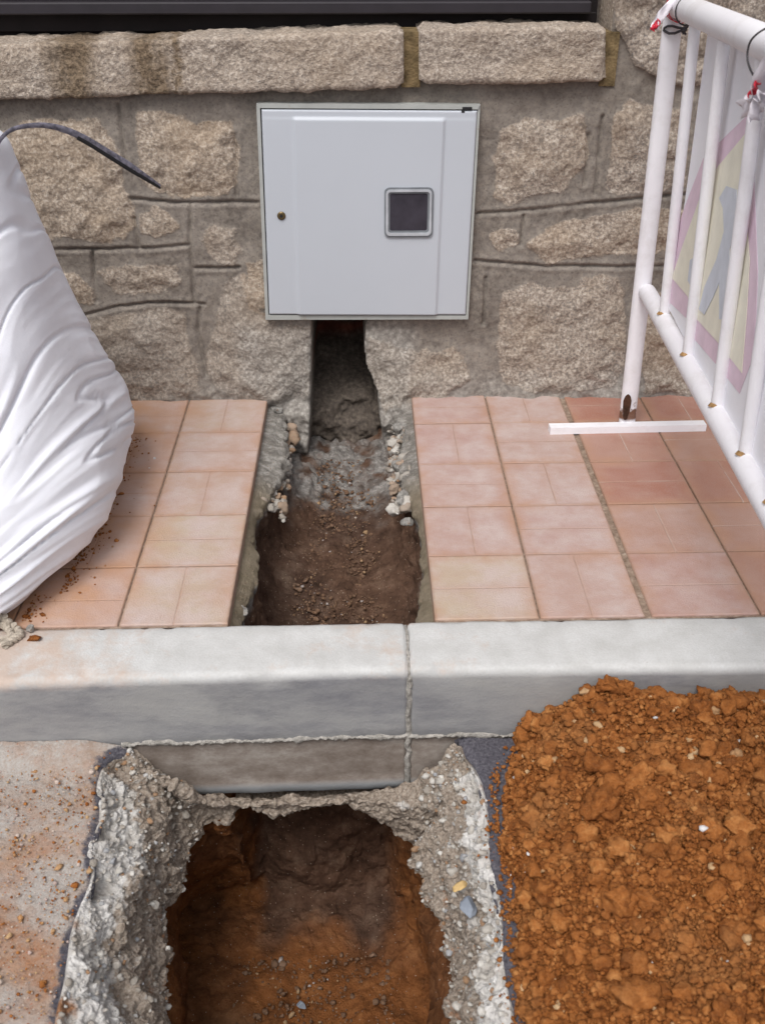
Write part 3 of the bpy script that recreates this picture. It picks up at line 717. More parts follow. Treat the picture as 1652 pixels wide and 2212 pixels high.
# ---- road surface around the pit (dusty on the left, bare asphalt strip on the right)
Oc = catmull(O_, 1600, closed=True)
left = Oc[(Oc[:, 0] < -.15) & (Oc[:, 2] < ZR+.004) & (Oc[:, 2] > ZR-.004)]; rightp = Oc[(Oc[:, 0] > -.05) & (Oc[:, 2] < ZR+.004) & (Oc[:, 2] > ZR-.004)]
left = left[np.argsort(left[:, 1])]; rightp = rightp[np.argsort(rightp[:, 1])]
def rough_edge(y, s): 
    q = np.stack([y*0+s, y, y*0], 1); return fbm(q, .05, 4, 70+s)*.009
rv, rf, rt = [], [], []
def strip(edge_fn, far, ya, yb_fn, n_y, seed, dusty):
    yy = np.linspace(0, 1, n_y); b = len(rv); sgn = 1 if far > 0 else -1
    offs = np.concatenate([np.linspace(0, .6, 150), np.geomspace(.62, abs(far), 14)])
    Y0 = ya; rows = []
    for t_ in yy:
        y = ya + (1.9-ya)*t_; rows.append(y)
    rows = np.array(rows); ex = edge_fn(rows) + rough_edge(rows, seed)
    X = ex[:, None] + sgn*offs[None, :]; Yg = np.repeat(rows[:, None], len(offs), 1)
    kf = kerb_front(X) - .0015; Yg = np.minimum(Yg, kf)
    Pp = np.stack([X.ravel(), Yg.ravel(), np.full(X.size, ZR)], 1); o = np.tile(offs, n_y)
    z = fbm(Pp, .35, 4, seed)*.008 + fbm(Pp, .03, 3, seed+1)*(.0024 if dusty else .0012)
    w2, _, i2 = worley(Pp, .02, seed+3); z += (.5-w2)*.004*(i2 > .5)*dusty
    z -= .010*(1-sst(0, .02, o))
    if dusty:   # drift of dirt against the kerb
        z += .030*sst(.10, .0, Pp[:, 1]*-1 + kf.ravel())*(1-sst(.0, .02, -(X.ravel()+.62)) if False else sst(-.50, -.66, X.ravel()))
    Pp[:, 2] += z
    # skirt: the broken thickness of the asphalt
    sk = Pp.reshape(n_y, len(offs), 3)[:, 0, :].copy(); sk2 = sk + np.array((sgn*.006, 0, -.032))
    G = np.concatenate([sk2[:, None, :], Pp.reshape(n_y, len(offs), 3)], 1)
    nc = G.shape[1]; rv.extend(G.reshape(-1, 3).tolist())
    if dusty:
        dd = .34 + .60*sst(.0, .05, o)
    else:
        dd = .10 + .25*sst(.12, .3, o) + .10*(1-sst(0, .04, kf.ravel()-Yg.ravel()))
    dd = dd.reshape(n_y, len(offs)); dd = np.concatenate([np.zeros((n_y, 1)), dd], 1); rt.extend(dd.ravel().tolist())
    f = grid_faces(n_y, nc, flip=(sgn < 0)) + b; rf.extend(map(tuple, f.tolist()))
strip(lambda y: np.interp(y, left[:, 1], left[:, 0]), -8, .62, None, 300, 1, 1)
strip(lambda y: np.interp(y, rightp[:, 1], rightp[:, 0]), 8, .62, None, 300, 2, 0)
b = len(rv); gx = np.linspace(-8, 8, 40); gy = np.linspace(-10, .62, 40)
rv += [(x, y, ZR-.002) for y in gy for x in gx]; rt += [.3]*1600; rf += [tuple(int(q) for q in f) for f in (grid_faces(40, 40)+b)]
rt = np.array(rt); tag(link_mesh('road', rv, rf, M['road'], attrs={'tint': np.stack([rt, rt*0, rt*0], 1)}), kind='structure')
gm = MB(); gm.box((-60, -60, -1.35), (60, 60, -1.2)); tag(gm.build('ground', M['soil']), kind='structure')

# ================================================================== WALL
def polyW(pts, y=WY): return np.array([on_y(a, b, y)[[0, 2]] for a, b in pts])
def sdf_poly(Q, poly):
    """signed distance, positive inside"""
    n = len(poly); dmin = np.full(len(Q), 1e9); ins = np.zeros(len(Q), bool)
    for i in range(n):
        a, b = poly[i], poly[(i+1) % n]; e = b-a; wv = Q-a
        t_ = np.clip((wv@e)/(e@e), 0, 1); dmin = np.minimum(dmin, np.linalg.norm(wv-t_[:, None]*e, axis=1))
        c1 = (a[1] > Q[:, 1]) != (b[1] > Q[:, 1])
        with np.errstate(divide='ignore', invalid='ignore'):
            xi = (b[0]-a[0])*(Q[:, 1]-a[1])/(b[1]-a[1]) + a[0]
        ins ^= c1 & (Q[:, 0] < xi)
    return np.where(ins, dmin, -dmin)
def sd_line(Q, pl):
    d = np.full(len(Q), 1e9)
    for a, b in zip(pl[:-1], pl[1:]):
        e = b-a; wv = Q-a; t_ = np.clip((wv@e)/(e@e), 0, 1); d = np.minimum(d, np.linalg.norm(wv-t_[:, None]*e, axis=1))
    return d
stones = [
 [(-60, 300), (15, 295), (60, 272), (110, 262), (150, 268), (205, 262), (240, 300), (262, 350), (265, 400), (283, 440), (290, 490), (270, 512), (200, 516), (140, 508), (60, 500), (-60, 480)],
 [(305, 250), (360, 245), (420, 272), (500, 262), (510, 300), (507, 400), (490, 416), (400, 418), (350, 408), (308, 385), (303, 320)],
 [(310, 470), (335, 445), (370, 468), (385, 495), (340, 506), (315, 497)],
 [(440, 520), (462, 488), (500, 500), (515, 540), (500, 575), (470, 560)],
 [(215, 592), (260, 582), (330, 570), (380, 580), (392, 610), (350, 628), (270, 632), (235, 616)],
 [(120, 590), (160, 598), (190, 628), (195, 655), (165, 652), (120, 640)],
 [(170, 705), (240, 682), (350, 670), (392, 682), (405, 740), (428, 790), (424, 842), (330, 862), (240, 860), (160, 850)],
 [(455, 740), (466, 690), (482, 620), (520, 592), (556, 650), (590, 705), (668, 708), (668, 850), (600, 862), (480, 845), (446, 800)],
 [(532, 575), (562, 572), (572, 660), (552, 655), (535, 620)],
 [(1086, 282), (1136, 256), (1206, 270), (1256, 256), (1268, 300), (1261, 350), (1206, 408), (1146, 415), (1096, 433), (1070, 422), (1072, 350)],
 [(1326, 250), (1361, 222), (1420, 235), (1470, 240), (1480, 400), (1400, 410), (1340, 410), (1311, 400), (1326, 330)],
 [(1066, 510), (1108, 498), (1113, 522), (1080, 532)],
 [(1140, 522), (1180, 500), (1300, 466), (1380, 455), (1480, 460), (1490, 540), (1300, 545), (1200, 560), (1165, 548)],
 [(1091, 632), (1136, 617), (1241, 627), (1261, 602), (1331, 602), (1346, 642), (1341, 712), (1346, 772), (1326, 822), (1226, 840), (1136, 834), (1086, 817), (1081, 712)],
 [(1385, 690), (1430, 640), (1600, 640), (1640, 760), (1600, 838), (1500, 842), (1390, 840)],
 [(795, 722), (870, 755), (940, 768), (985, 752), (1005, 780), (1015, 812), (960, 850), (880, 862), (832, 880), (812, 840), (798, 790)],
 [(1520, 200), (1700, 190), (1760, 400), (1520, 400)], [(1540, 460), (1800, 450), (1800, 580), (1540, 580)],
 [(-300, 560), (80, 590), (80, 650), (-300, 650)], [(-300, 700), (130, 700), (120, 850), (-300, 850)], [(-340, 280), (-90, 280), (-90, 500), (-340, 500)]]
grooves = [[(256, 225), (268, 300), (272, 360)], [(285, 430), (400, 438), (556, 438)], [(110, 539), (300, 537), (410, 530)], [(290, 470), (302, 532)],
 [(200, 540), (208, 650)], [(150, 690), (250, 664), (330, 655), (440, 657)], [(430, 665), (428, 720), (446, 812)], [(420, 580), (515, 578)],
 [(410, 440), (414, 540), (420, 655)], [(508, 290), (512, 425)], [(1030, 463), (1180, 450), (1390, 428), (1700, 405)], [(1025, 563), (1180, 575), (1400, 577), (1700, 575)],
 [(1300, 250), (1285, 420)], [(1130, 465), (1125, 528)], [(1048, 600), (1044, 700)], [(1272, 290), (1262, 400)], [(-300, 540), (110, 539)], [(-300, 690), (150, 690)]]
x0, x1, z0, z1 = -1.62, 1.62, -.34, 1.27; st_ = .0048
gx = np.arange(x0, x1, st_); gz = np.arange(z0, z1, st_); XX, ZZ = np.meshgrid(gx, gz); Q = np.stack([XX.ravel(), ZZ.ravel()], 1)
Q3 = np.stack([Q[:, 0], Q[:, 0]*0, Q[:, 1]], 1)
wob = np.stack([fbm(Q3, .06, 3, 81), fbm(Q3+5, .06, 3, 82)], 1)*.010
stint = np.zeros((len(Q), 3)); SW = [(.8,0),(.75,0),(.5,.2),(.1,.6),(.3,.4),(.7,0),(.1,.85),(.1,.9),(.6,.2),(.3,.2),(.1,.3),(.3,.2),(.3,.1),(.2,.35),(.7,.1),(.6,.5),(.3,.2),(.3,.2),(.3,.3),(.3,.6),(.8,0)]
stone = np.zeros(len(Q)); hgt = fbm(Q3, .18, 4, 83)*.007 + fbm(Q3, .03, 3, 84)*.002
for k, pl in enumerate(stones):
    sd = sdf_poly(Q+wob, polyW(pl)); m = sst(-.026, .008, sd); stint = np.where(m[:, None] > .02, np.array((*SW[k], 0.))[None], stint); stone = np.maximum(stone, m*(.80 if k in (3, 4, 6, 7, 8, 15) else 1.))
    hgt += m*(sst(-.004, .06, sd)*.009 + .0015 + (fbm(Q3, .05, 4, 90+k)*.0055 + fbm(Q3, .016, 2, 91+k)*.0018)*m)
gd = np.full(len(Q), 1e9)
for g in grooves: gd = np.minimum(gd, sd_line(Q+wob*.25, polyW(g)))
gv = np.clip(.9+.5*fbm(Q3, .12, 2, 96), .2, 1.2)
hgt += -gv*.013*np.exp(-(gd/.0042)**2) + .0022*np.exp(-((gd-.013)/.006)**2)
# rough foot of the wall, spilling out a little
foot = sst(.09, -.02, Q[:, 1] + .05*fbm(Q3, .15, 3, 97)); hgt += foot*(.014 + fbm(Q3, .06, 4, 98)*.014)
below = sst(.0, -.03, Q[:, 1]); hgt += below*(.01 + .02*fbm(Q3, .07, 4, 99))
# notch hacked through under the meter cabinet; its left side was sawn straight
notch = [(676, 600), (676, 690), (674, 800), (672, 900), (664, 1040), (900, 1060), (842, 985), (822, 940), (818, 890), (808, 840), (790, 790), (784, 740), (790, 690), (790, 600)]
sdn = sdf_poly(Q + wob*np.where(Q[:, 0] > -.13, .55, .05)[:, None], polyW(notch)); nm = sst(-.004, .004, sdn)
cabp = sdf_poly(Q, polyW([(585, 250), (1010, 250), (1000, 640), (590, 640)])); cm = sst(-.005, .002, cabp)
rec = .42 + fbm(Q3, .06, 4, 101)*.03
brick = nm*np.exp(-((Q[:, 1]-.10)/.020)**2)
hgt = hgt*(1-np.maximum(nm, cm)) - np.maximum(nm, cm)*(rec - .30*sst(.13, -.14, Q[:, 1]))
greyz = sst(.15, .03, Q[:, 1] + .12*fbm(Q3, .2, 3, 102))*.7
greyz = np.maximum(greyz, .9*sst(.02, .09, -np.abs(Q[:, 0]+.12)+.34)*sst(.30, .20, Q[:, 1]))
# pier mortar patches / top band
zt = on_y(1320, 190, WY)[2]; xo = on_y(1320, 60, WY)[0]
pier = sdf_poly(Q+wob*.5, polyW([(1325, -90), (1325, 60), (1345, 85), (1375, 140), (1440, 185), (1800, 190), (1800, -90)])); pm = sst(-.01, .01, pier); stone = np.maximum(stone, pm); hgt += pm*.012 + pm*fbm(Q3, .04, 3, 110)*.006
dark = nm*(.75+.25*sst(-.1, .12, Q[:, 1])); greyz = greyz*(1-nm)  # notch's brown soil colour darkened, more so higher up, to stand for shade
faces = grid_faces(len(gz), len(gx))
zb = on_y(700, 120, WY)[2]
cx_ = (gx[:-1]+st_/2); cz_ = (gz[:-1]+st_/2); CXX, CZZ = np.meshgrid(cx_, cz_)
keep = ~((CXX.ravel() < xo) & (CZZ.ravel() > zb)); faces = faces[keep]
Pw = np.stack([Q[:, 0], WY - hgt, Q[:, 1]], 1)
wall = empty('stone_wall', (0, WY, 0), 'rough granite and cement wall with a notch hacked through under the meter cabinet', 'wall')
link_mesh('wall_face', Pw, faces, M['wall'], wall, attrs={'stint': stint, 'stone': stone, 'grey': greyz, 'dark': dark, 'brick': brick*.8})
# wall beyond and above the frame
mb = MB(); mb.box((-4, WY+.01, -.3), (x0+.005, WY+.3, 2.6)); mb.box((x1-.01, WY+.01, -.3), (4, WY+.3, 2.6)); mb.box((xo+.004, WY+.01, z1-.01), (x1-.012, WY+.3, 2.6))
mb.box((-4, WY+.52, -.3), (4, WY+.56, zb-.05)); mb.box((xo+.001, WY+.02, zb-.05), (xo+.02, WY+.3, 1.3))
mb.build('wall_core', M['pier'], wall)
# ---- sill blocks
def block(pts_front, yf, depth, label, seed, mat, par, name='sill_stone'):
    a = [on_y(px, py, yf) for px, py in pts_front]        # TL TR BR BL
    zt_, zb_ = (a[0][2]+a[1][2])/2, (a[2][2]+a[3][2])/2
    nx_ = max(10, int((a[1][0]-a[0][0])/.006)); prof = []
    r = .012; nf = 26; nt_ = 22
    for k in range(8): prof.append((depth*(1-k/8), 0, 'b'))
    pr = [(yf+depth*(1-k/6), 'bot') for k in range(6)]
    rows = []
    for i in range(nx_):
        t_ = i/(nx_-1); xt = a[0][0]*(1-t_)+a[1][0]*t_; xb = a[3][0]*(1-t_)+a[2][0]*t_
        ztop = a[0][2]*(1-t_)+a[1][2]*t_; zbot = a[3][2]*(1-t_)+a[2][2]*t_; c = []
        for k in range(6): c.append((xb, yf+r+(depth-r)*(1-k/6), zbot))
        for al in np.linspace(0, math.pi/2, 4): c.append((xb, yf+r-r*math.sin(al), zbot+r-r*math.cos(al)))
        for k in range(1, nf): c.append((xb+(xt-xb)*k/nf, yf, zbot+r+(ztop-zbot-2*r)*k/nf))
        for al in np.linspace(0, math.pi/2, 4): c.append((xt, yf+r-r*math.cos(al), ztop-r+r*math.sin(al)))
        for k in range(1, nt_+1): c.append((xt, yf+r+(depth-r)*k/nt_, ztop))
        rows.append(c)
    G_ = np.array(rows); N_ = grid_normals(G_); P_ = G_.reshape(-1, 3); N_ = N_.reshape(-1, 3)
    N_ *= 1 if N_[len(N_)//2 + 8][1] < 0 else -1
    xa, xb_ = G_[0, 12, 0], G_[-1, 12, 0]
    e = np.minimum(sst(xa, xa+.02, P_[:, 0]), 1-sst(xb_-.02, xb_, P_[:, 0]))
    d_ = fbm(P_, .07, 4, seed)*.006 + fbm(P_, .015, 3, seed+1)*.0030 - (1-e)*.010*(1+.6*fbm(P_, .03, 2, seed+2))
    P_ = P_ + N_*d_[:, None]; nc = G_.shape[1]
    f = grid_faces(nx_, nc).tolist() + [tuple(range(nc)), tuple((nx_-1)*nc+k for k in range(nc))[::-1]]
    o = link_mesh(name, P_, f, mat, par)
    import bmesh
    bm = bmesh.new(); bm.from_mesh(o.data); bmesh.ops.recalc_face_normals(bm, faces=bm.faces); bm.to_mesh(o.data); bm.free()
    if label: o['label'] = label
    return o
SY = WY - .045
block([(-260, 104), (872, 66), (872, 190), (-260, 226)], SY, .20, 'long granite sill block with brown water stains', 120, M['sill'], wall)
block([(905, 62), (1309, 60), (1309, 178), (905, 181)], SY, .20, 'shorter granite sill block right of the open joint', 130, M['sill'], wall)
mb = MB(); a, b_ = on_y(868, 66, SY+.03), on_y(909, 66, SY+.03); mb.box((a[0], SY+.028, on_y(868, 192, SY)[2]), (b_[0], SY+.16, a[2]-.004)); mb.build('joint_mortar', M['mortar'], wall)
a, b_ = on_y(1305, 66, SY+.03), on_y(1340, 66, SY+.03); mb = MB(); mb.box((a[0], SY+.035, on_y(868, 192, SY)[2]), (b_[0], SY+.16, a[2]-.004)); mb.build('joint_mortar', M['mortar'], wall)
# ---- dark gate behind the sill
zs_ = on_y(700, 60, SY)[2]
gate = empty('metal_gate', (-1, WY+.16, zs_), 'dark brown metal gate standing behind the granite sill', 'gate')
mb = MB(); mb.box((-3.9, WY+.17, zs_-.06), (xo-.01, WY+.20, 2.4)); mb.build('gate_panel', M['gate'], gate)
mb = MB(); yy_ = WY+.10; zc = on_y(300, 22, yy_)[2]; mb.box((-3.9, yy_, zc-.012), (xo-.04, yy_+.069, zc+.02), .004); mb.build('bottom_rail', M['gate_rail'], gate)
mb = MB(); mb.box((-3.9, WY+.155, zs_-.03), (xo-.012, WY+.169, zs_+.02), .003); mb.build('threshold_strip', M['gate'], gate)

# ================================================================== METER CABINET
CYF = WY - .028
c0 = on_y(790, 460, CYF)
cab = empty('meter_cabinet', c0, 'light grey steel utility cabinet with a small dark window, set into the wall', 'cabinet')
def Wp(px, py, y): return on_y(px, py, y)
def plate(pts, y, yb, mat, name, par, bev=0):
    n = len(pts); f_ = [np.array(p) for p in pts]; mb = MB()
    fr = [np.array((p[0], y, p[2])) for p in f_]; bk_ = [np.array((p[0], yb, p[2])) for p in f_]
    if bev:
        c = sum(fr)/n; fi = [p + (c-p)/np.linalg.norm(c-p)*bev*1.41 for p in fr]; fm = [p + np.array((0, bev, 0)) for p in fr]
        v = fi+fm+bk_; fs = [tuple(range(n))] + [(i, (i+1) % n, n+(i+1) % n, n+i) for i in range(n)] + [(n+i, n+(i+1) % n, 2*n+(i+1) % n, 2*n+i) for i in range(n)]
        mb.add(v, fs)
    else: mb.prism(fr, bk_)
    return mb.build(name, mat, par)
fo = [Wp(554, 223, CYF), Wp(1037, 226, CYF), Wp(1011, 689, CYF), Wp(574, 690, CYF)]
fi = [Wp(562, 233, CYF), Wp(1031, 236, CYF), Wp(1006, 681, CYF), Wp(580, 680, CYF)]
mb = MB()
for i in range(4):
    j = (i+1) % 4; q = [fo[i], fo[j], fi[j], fi[i]]; w_ = .004 if i == 1 else 0
    mb.prism([np.array((p[0], CYF-.004+w_, p[2])) for p in q], [np.array((p[0], WY+.16, p[2])) for p in q])
mb.build('cabinet_frame', M['frame'], cab)
# door skin: grid following its pressed relief (two side channels, folded top)
dq = [Wp(565, 236, CYF), Wp(1030, 239, CYF), Wp(1005, 679, CYF), Wp(582, 678, CYF)]
us = np.unique(np.concatenate([[0, .004, .008], np.linspace(.008, .992, 60), [.992, .996, 1], np.linspace(.13, .165, 8), np.linspace(.835, .865, 8)]))
vs = np.unique(np.concatenate([[0, .004, .01], np.linspace(.0, .07, 15), np.linspace(.07, .99, 40), [.993, .997, 1]]))
pts = []
def relief(u, v):
    a = float(sst(.138, .158, u))*(1-float(sst(.840, .860, u))); b = float(sst(.028, .045, v))
    e = min(u, 1-u)*.63; e2 = min(v, 1-v)*.63; ed = min(1, min(e, e2)/.004)
    return .012 - (1-ed)**2*.004 - .006 + .006*a*b + .001*b
for v in vs:
    for u in us:
        p = (dq[0]*(1-u)+dq[1]*u)*(1-v) + (dq[3]*(1-u)+dq[2]*u)*v
        pts.append((p[0], CYF - relief(u, v), p[2]))
nvv, nuu = len(vs), len(us); fs = grid_faces(nvv, nuu).tolist()
base = len(pts); rim = [i for i in range(nuu)] + [r*nuu+nuu-1 for r in range(1, nvv)] + [(nvv-1)*nuu+c for c in range(nuu-2, -1, -1)] + [r*nuu for r in range(nvv-2, 0, -1)]
for i in rim: pts.append((pts[i][0], CYF+.012, pts[i][2]))
for k in range(len(rim)): fs.append((rim[k], rim[(k+1) % len(rim)], base+(k+1) % len(rim), base+k))
mb = MB(); mb.add(pts, [tuple(f) for f in fs]); door = mb.build('cabinet_door', M['door'], cab, smooth=True)
def rrect(px0, py0, px1, py1, y, r, n=6):
    a, b = Wp(px0, py0, y), Wp(px1, py1, y); xa, xb, zt2, zb2 = a[0], b[0], a[2], b[2]; out = []
    for (cx, cz, s0) in ((xb-r, zt2-r, 0), (xa+r, zt2-r, 90), (xa+r, zb2+r, 180), (xb-r, zb2+r, 270)):
        for k in range(n+1):
            t_ = radians(s0+90*k/n); out.append(np.array((cx+r*math.cos(t_), y, cz+r*math.sin(t_))))
    return out
DY = CYF - .0152
def ring(outer, inner, y, yb, name, mat, par):
    mb = MB(); n = len(outer)
    sh = lambda L, yv: [np.array((p[0], yv, p[2])) for p in L]
    v = sh(outer, yb)+sh(outer, y)+sh(inner, y)+sh(inner, yb); fs = []
    for k in range(3):
        for i in range(n): fs.append((k*n+i, k*n+(i+1) % n, (k+1)*n+(i+1) % n, (k+1)*n+i))
    mb.add(v, fs); return mb.build(name, mat, par, smooth=True)
o1 = rrect(830, 405, 934, 512, DY, .016); o2 = rrect(833.5, 409, 930.5, 508, DY, .013); o3 = rrect(838, 414, 926, 502, DY, .009); o4 = rrect(842, 418, 922, 498, DY, .006)
win = ring(o1, o2, DY-.003, DY+.004, 'window_gasket', M['gasket'], door)
win = ring(o2, o3, DY-.006, DY+.004, 'window_frame', M['bezel'], door)
ring(o3, o4, DY-.002, DY+.004, 'window_seal', M['gasket'], door)
mb = MB(); mb.prism([p+np.array((0, .0005, 0)) for p in o3], [p+np.array((0, .003, 0)) for p in o3]); mb.build('window_pane', M['pane'], door)
lk = Wp(608, 466, CYF-.008); mb = MB(); mb.tube([lk+np.array((0, .004, 0)), lk+np.array((0, -.002, 0)), lk+np.array((0, -.0045, 0))], [.0125, .0125, .009], 20); mb.build('lock', M['brass'], door, smooth=True)
mb = MB(); mb.tube([lk+np.array((0, -.004, 0)), lk+np.array((0, -.006, 0))], [.005, .0045], 12); mb.build('key_slot', M['black'], door)
hn = Wp(1010, 234, CYF-.003); mb = MB(); mb.box(hn+np.array((-.016, -.004, -.004)), hn+np.array((.012, .01, .004)), .001); mb.box(hn+np.array((-.018, -.004, -.012)), hn+np.array((-.009, .01, -.0045)), .001); mb.build('hinge', M['black'], cab)
lt = Wp(567, 463, CYF); mb = MB(); mb.box(lt+np.array((-.004, -.003, -.032)), lt+np.array((.0035, .01, .032)), .001); mb.build('latch', M['black'], cab)

# ================================================================== RUBBLE BAG
NB, NT_ = 300, 420
zl = [0, .03, .10, .20, .30, .41, .52, .625, .72, .81, .90, .97, 1.01, 1.02]
xr = [-.785, -.715, -.652, -.638, -.668, -.698, -.722, -.742, -.760, -.782, -.803, -.828, -.93, -1.3]
yfr = [1.97, 1.90, 1.87, 1.89, 1.95, 2.00, 2.05, 2.09, 2.12, 2.15, 2.18, 2.22, 2.30, 2.45]
cxb, cyb = -1.34, 2.46
vv = np.linspace(0, 1, NB); zi = np.interp(vv, np.linspace(0, 1, len(zl)), zl)
xr_ = catmull(np.array(xr)[:, None], NB)[:, 0]; yf_ = catmull(np.array(yfr)[:, None], NB)[:, 0]; zi = catmull(np.array(zl)[:, None], NB)[:, 0]
th = np.linspace(0, 2*math.pi, NT_, endpoint=False); ct, stn = np.cos(th), np.sin(th); ex = 2/2.9
Gb = np.zeros((NB, NT_, 3))
for i in range(NB):
    a_, b_ = xr_[i]-cxb, cyb-yf_[i]
    Gb[i, :, 0] = cxb + a_*np.sign(ct)*np.abs(ct)**ex; Gb[i, :, 1] = cyb + b_*np.sign(stn)*np.abs(stn)**ex; Gb[i, :, 2] = zi[i]
N = grid_normals(Gb, True); P = Gb.reshape(-1, 3); N = N.reshape(-1, 3)
out = P - np.array((cxb, cyb, .45)); 
if (out*N).sum() < 0: N = -N
neck = np.array((-1.08, 1.90, .02)); q = P-neck; r = np.linalg.norm(q, axis=1)
qa, qb = q[:, 0], q[:, 1]*.40 + q[:, 2]*.92; phi = np.arctan2(qb, qa)
A = np.stack([phi*4.4 + .24*fbm(P, .5, 2, 140) - .9*r, r*1.5, q[:, 1]*.9], 1)
f1 = vnoise(A*1.6, 3); f2 = vnoise(A*np.array((4.2, 2.5, 1)), 5); f3 = vnoise(A*np.array((9, 5, 1)), 8)
low = 1 - sst(.45, .90, P[:, 2]); fold = (-np.abs(f1)*.023 + .010) + (-np.abs(f2)*.012 + .005) + f3*.0016 - np.abs(vnoise(A*np.array((11, 5, 2)), 9))*.0022 
d = fold*(.22 + .78*low)*sst(0, .25, r) + fbm(P, .5, 2, 141)*.016 + (-np.abs(fbm(P*np.array((1, 1, .6)), .28, 2, 142))*.010)*(.4+.6*sst(.3, .7, P[:, 2])) - .007*sst(.86, 1, 1-np.abs(vnoise(A*np.array((5.5, 1.6, 1)), 31)))
d *= sst(0, .02, P[:, 2])*.9+.1
P = P + N*d[:, None]; P[:, 2] = np.maximum(P[:, 2], .001)
# pulled corner towards the tie at the front foot
pull = np.exp(-(np.linalg.norm(P-np.array((-.86, 1.98, .02)), axis=1)/.13)**2); P += pull[:, None]*np.array((.02, -.06, 0))
# upper corner ear
ear = np.exp(-(np.linalg.norm(P-np.array((-.90, 2.33, .99)), axis=1)/.10)**2); P += ear[:, None]*np.array((.03, .0, .045))
Pn = np.concatenate([P, [[cxb, cyb, 1.02], [cxb, cyb, .002]]]); f = grid_faces(NB, NT_, True).tolist()
f += [((NB-1)*NT_+k, (NB-1)*NT_+(k+1) % NT_, len(P)) for k in range(NT_)] + [((k+1) % NT_, k, len(P)+1) for k in range(NT_)]
bag = empty('rubble_bag', (cxb, cyb, 0), 'bulging white woven rubble bag standing on the paving by the wall', 'bag')
link_mesh('bag_body', Pn, f, M['bag'], bag)
sp = catmull(np.array([on_y(-14, 330, 2.36), on_y(6, 296, 2.38), on_y(38, 276, 2.40), on_y(100, 271, 2.43), on_y(165, 290, 2.47), on_y(240, 334, 2.52), on_y(300, 372, 2.56), on_y(347, 402, 2.60)]), 60)
wd = np.interp(np.linspace(0, 1, 60), [0, .3, .6, .8, 1], [.0045, .005, .008, .0095, .003])
mb = MB(); mb.tube(sp, wd, 8, flat=.35); mb.build('lifting_strap', M['strap'], bag, smooth=True)
mb = MB(); mb.tube([p+np.array((0, -.001, -.005)) for p in sp[34:]], [w_*.75 for w_ in wd[34:]], 8, flat=.3); mb.build('strap_edge', M['black'], bag, smooth=True)
def rope(pts, rad, name, par):
    c = catmull(np.array(pts), 50); mb = MB()
    for ph in (0, math.pi):
        c2 = [p + rad*.8*np.array((math.cos(k*.7+ph), .3, math.sin(k*.7+ph))) for k, p in enumerate(c)]
        mb.tube(c2, rad, 7)
    return mb.build(name, M['rope'], par, smooth=True)
rope([on_z(-20, 1318, .05), on_z(8, 1334, .035), on_z(30, 1354, .012), on_z(43, 1370, .008), on_z(30, 1382, .008), on_z(8, 1396, .008)], .0065, 'tie_rope', bag)
rope([on_z(-30, 1352, .03), on_z(0, 1348, .02), on_z(18, 1360, .012), on_z(24, 1378, .008), on_z(-10, 1388, .008)], .006, 'tie_rope', bag)

# ================================================================== BARRIER
bx = .775
bar = empty('pedestrian_barrier', on_z(1352, 921, 0), 'white steel crowd barrier with rusty foot and bleached roadworks panel', 'barrier')
pf_ = on_z(1352, 921, 0)
ptop = on_y(1455, 20, pf_[1]); pbot = np.array(pf_)
mb = MB(); pm_ = [pbot*(1-t_)+ptop*t_ for t_ in np.linspace(0, 1, 12)]; mb.tube(pm_, .026, 16, flat=.75, caps=True); mb.build('post', M['barrier'], bar, smooth=True)
mb = MB(); hb = [on_y(1353, yv, pf_[1]-.0235) for yv in (852, 908)]; c = (hb[0]+hb[1])/2
hv = []
for k in range(14):
    t_ = 2*math.pi*k/14; hv.append(c + np.array((.0115*math.cos(t_)*(1+.2*math.sin(3*t_)), 0, .048*math.sin(t_)*(1+.1*math.cos(2*t_)))))
mb.prism(hv, [p+np.array((0, .004, 0)) for p in hv]); mb.build('rust_patch', M['rust'], bar)
fa, fb = on_z(1186, 926, .012), on_z(1521, 919, .012)
d_ = (fb-fa)/np.linalg.norm(fb-fa); nn = np.array((-d_[1], d_[0], 0)); q0 = [fa+nn*.017, fb+nn*.017, fb-nn*.017, fa-nn*.017]
mb = MB(); mb.prism([p+np.array((0, 0, -.012)) for p in q0], [p+np.array((0, 0, .010)) for p in q0]); mb.build('foot', M['barrier'], bar)
r0 = on_y(1397, 632, pf_[1]-.02); r1 = on_x(1655, 1086, .735); ext = r0 + (r1-r0)*1.75
mb = MB(); mb.tube([r0, r0*.5+r1*.5, r1, ext], .0255, 20); mb.build('bottom_rail', M['barrier'], bar, smooth=True)
t0 = on_y(1463, 14, pf_[1]-.02); t1 = on_x(1652, 92, .742); text = t0 + (t1-t0)*1.9
cor = [ptop + np.array((0, 0, -.02)), ptop + np.array((0, -.004, .015)), t0 + np.array((0, -.02, .0))]
mb = MB(); mb.tube([ptop+np.array((0, .0, -.01)), t0+np.array((-.002, -.02, .004)), t1, text], [.024, .030, .030, .030], 20); mb.build('top_rail', M['barrier'], bar, smooth=True)
rail = lambda y_: r0 + (ext-r0)*((y_-r0[1])/(ext[1]-r0[1])); trail = lambda y_: t0 + (text-t0)*((y_-t0[1])/(text[1]-t0[1]))
def find(fn, px):
    lo, hi = 3.0, 1.2
    for _ in range(50):
        md = (lo+hi)/2
        if proj(fn(md))[0] < px: lo = md
        else: hi = md
    return lo
brs = []
for (pb_x, pt_x) in ((1432, 1503), (1483, 1566), (1546, 1650), (1606, None)):
    y1_ = find(rail, pb_x); y2_ = find(trail, pt_x) if pt_x else y1_ + brs[-1][1]-brs[-1][0]; brs.append((y1_, y2_))
for k in range(3): brs.append((brs[-1][0]-.2, brs[-1][1]-.2))
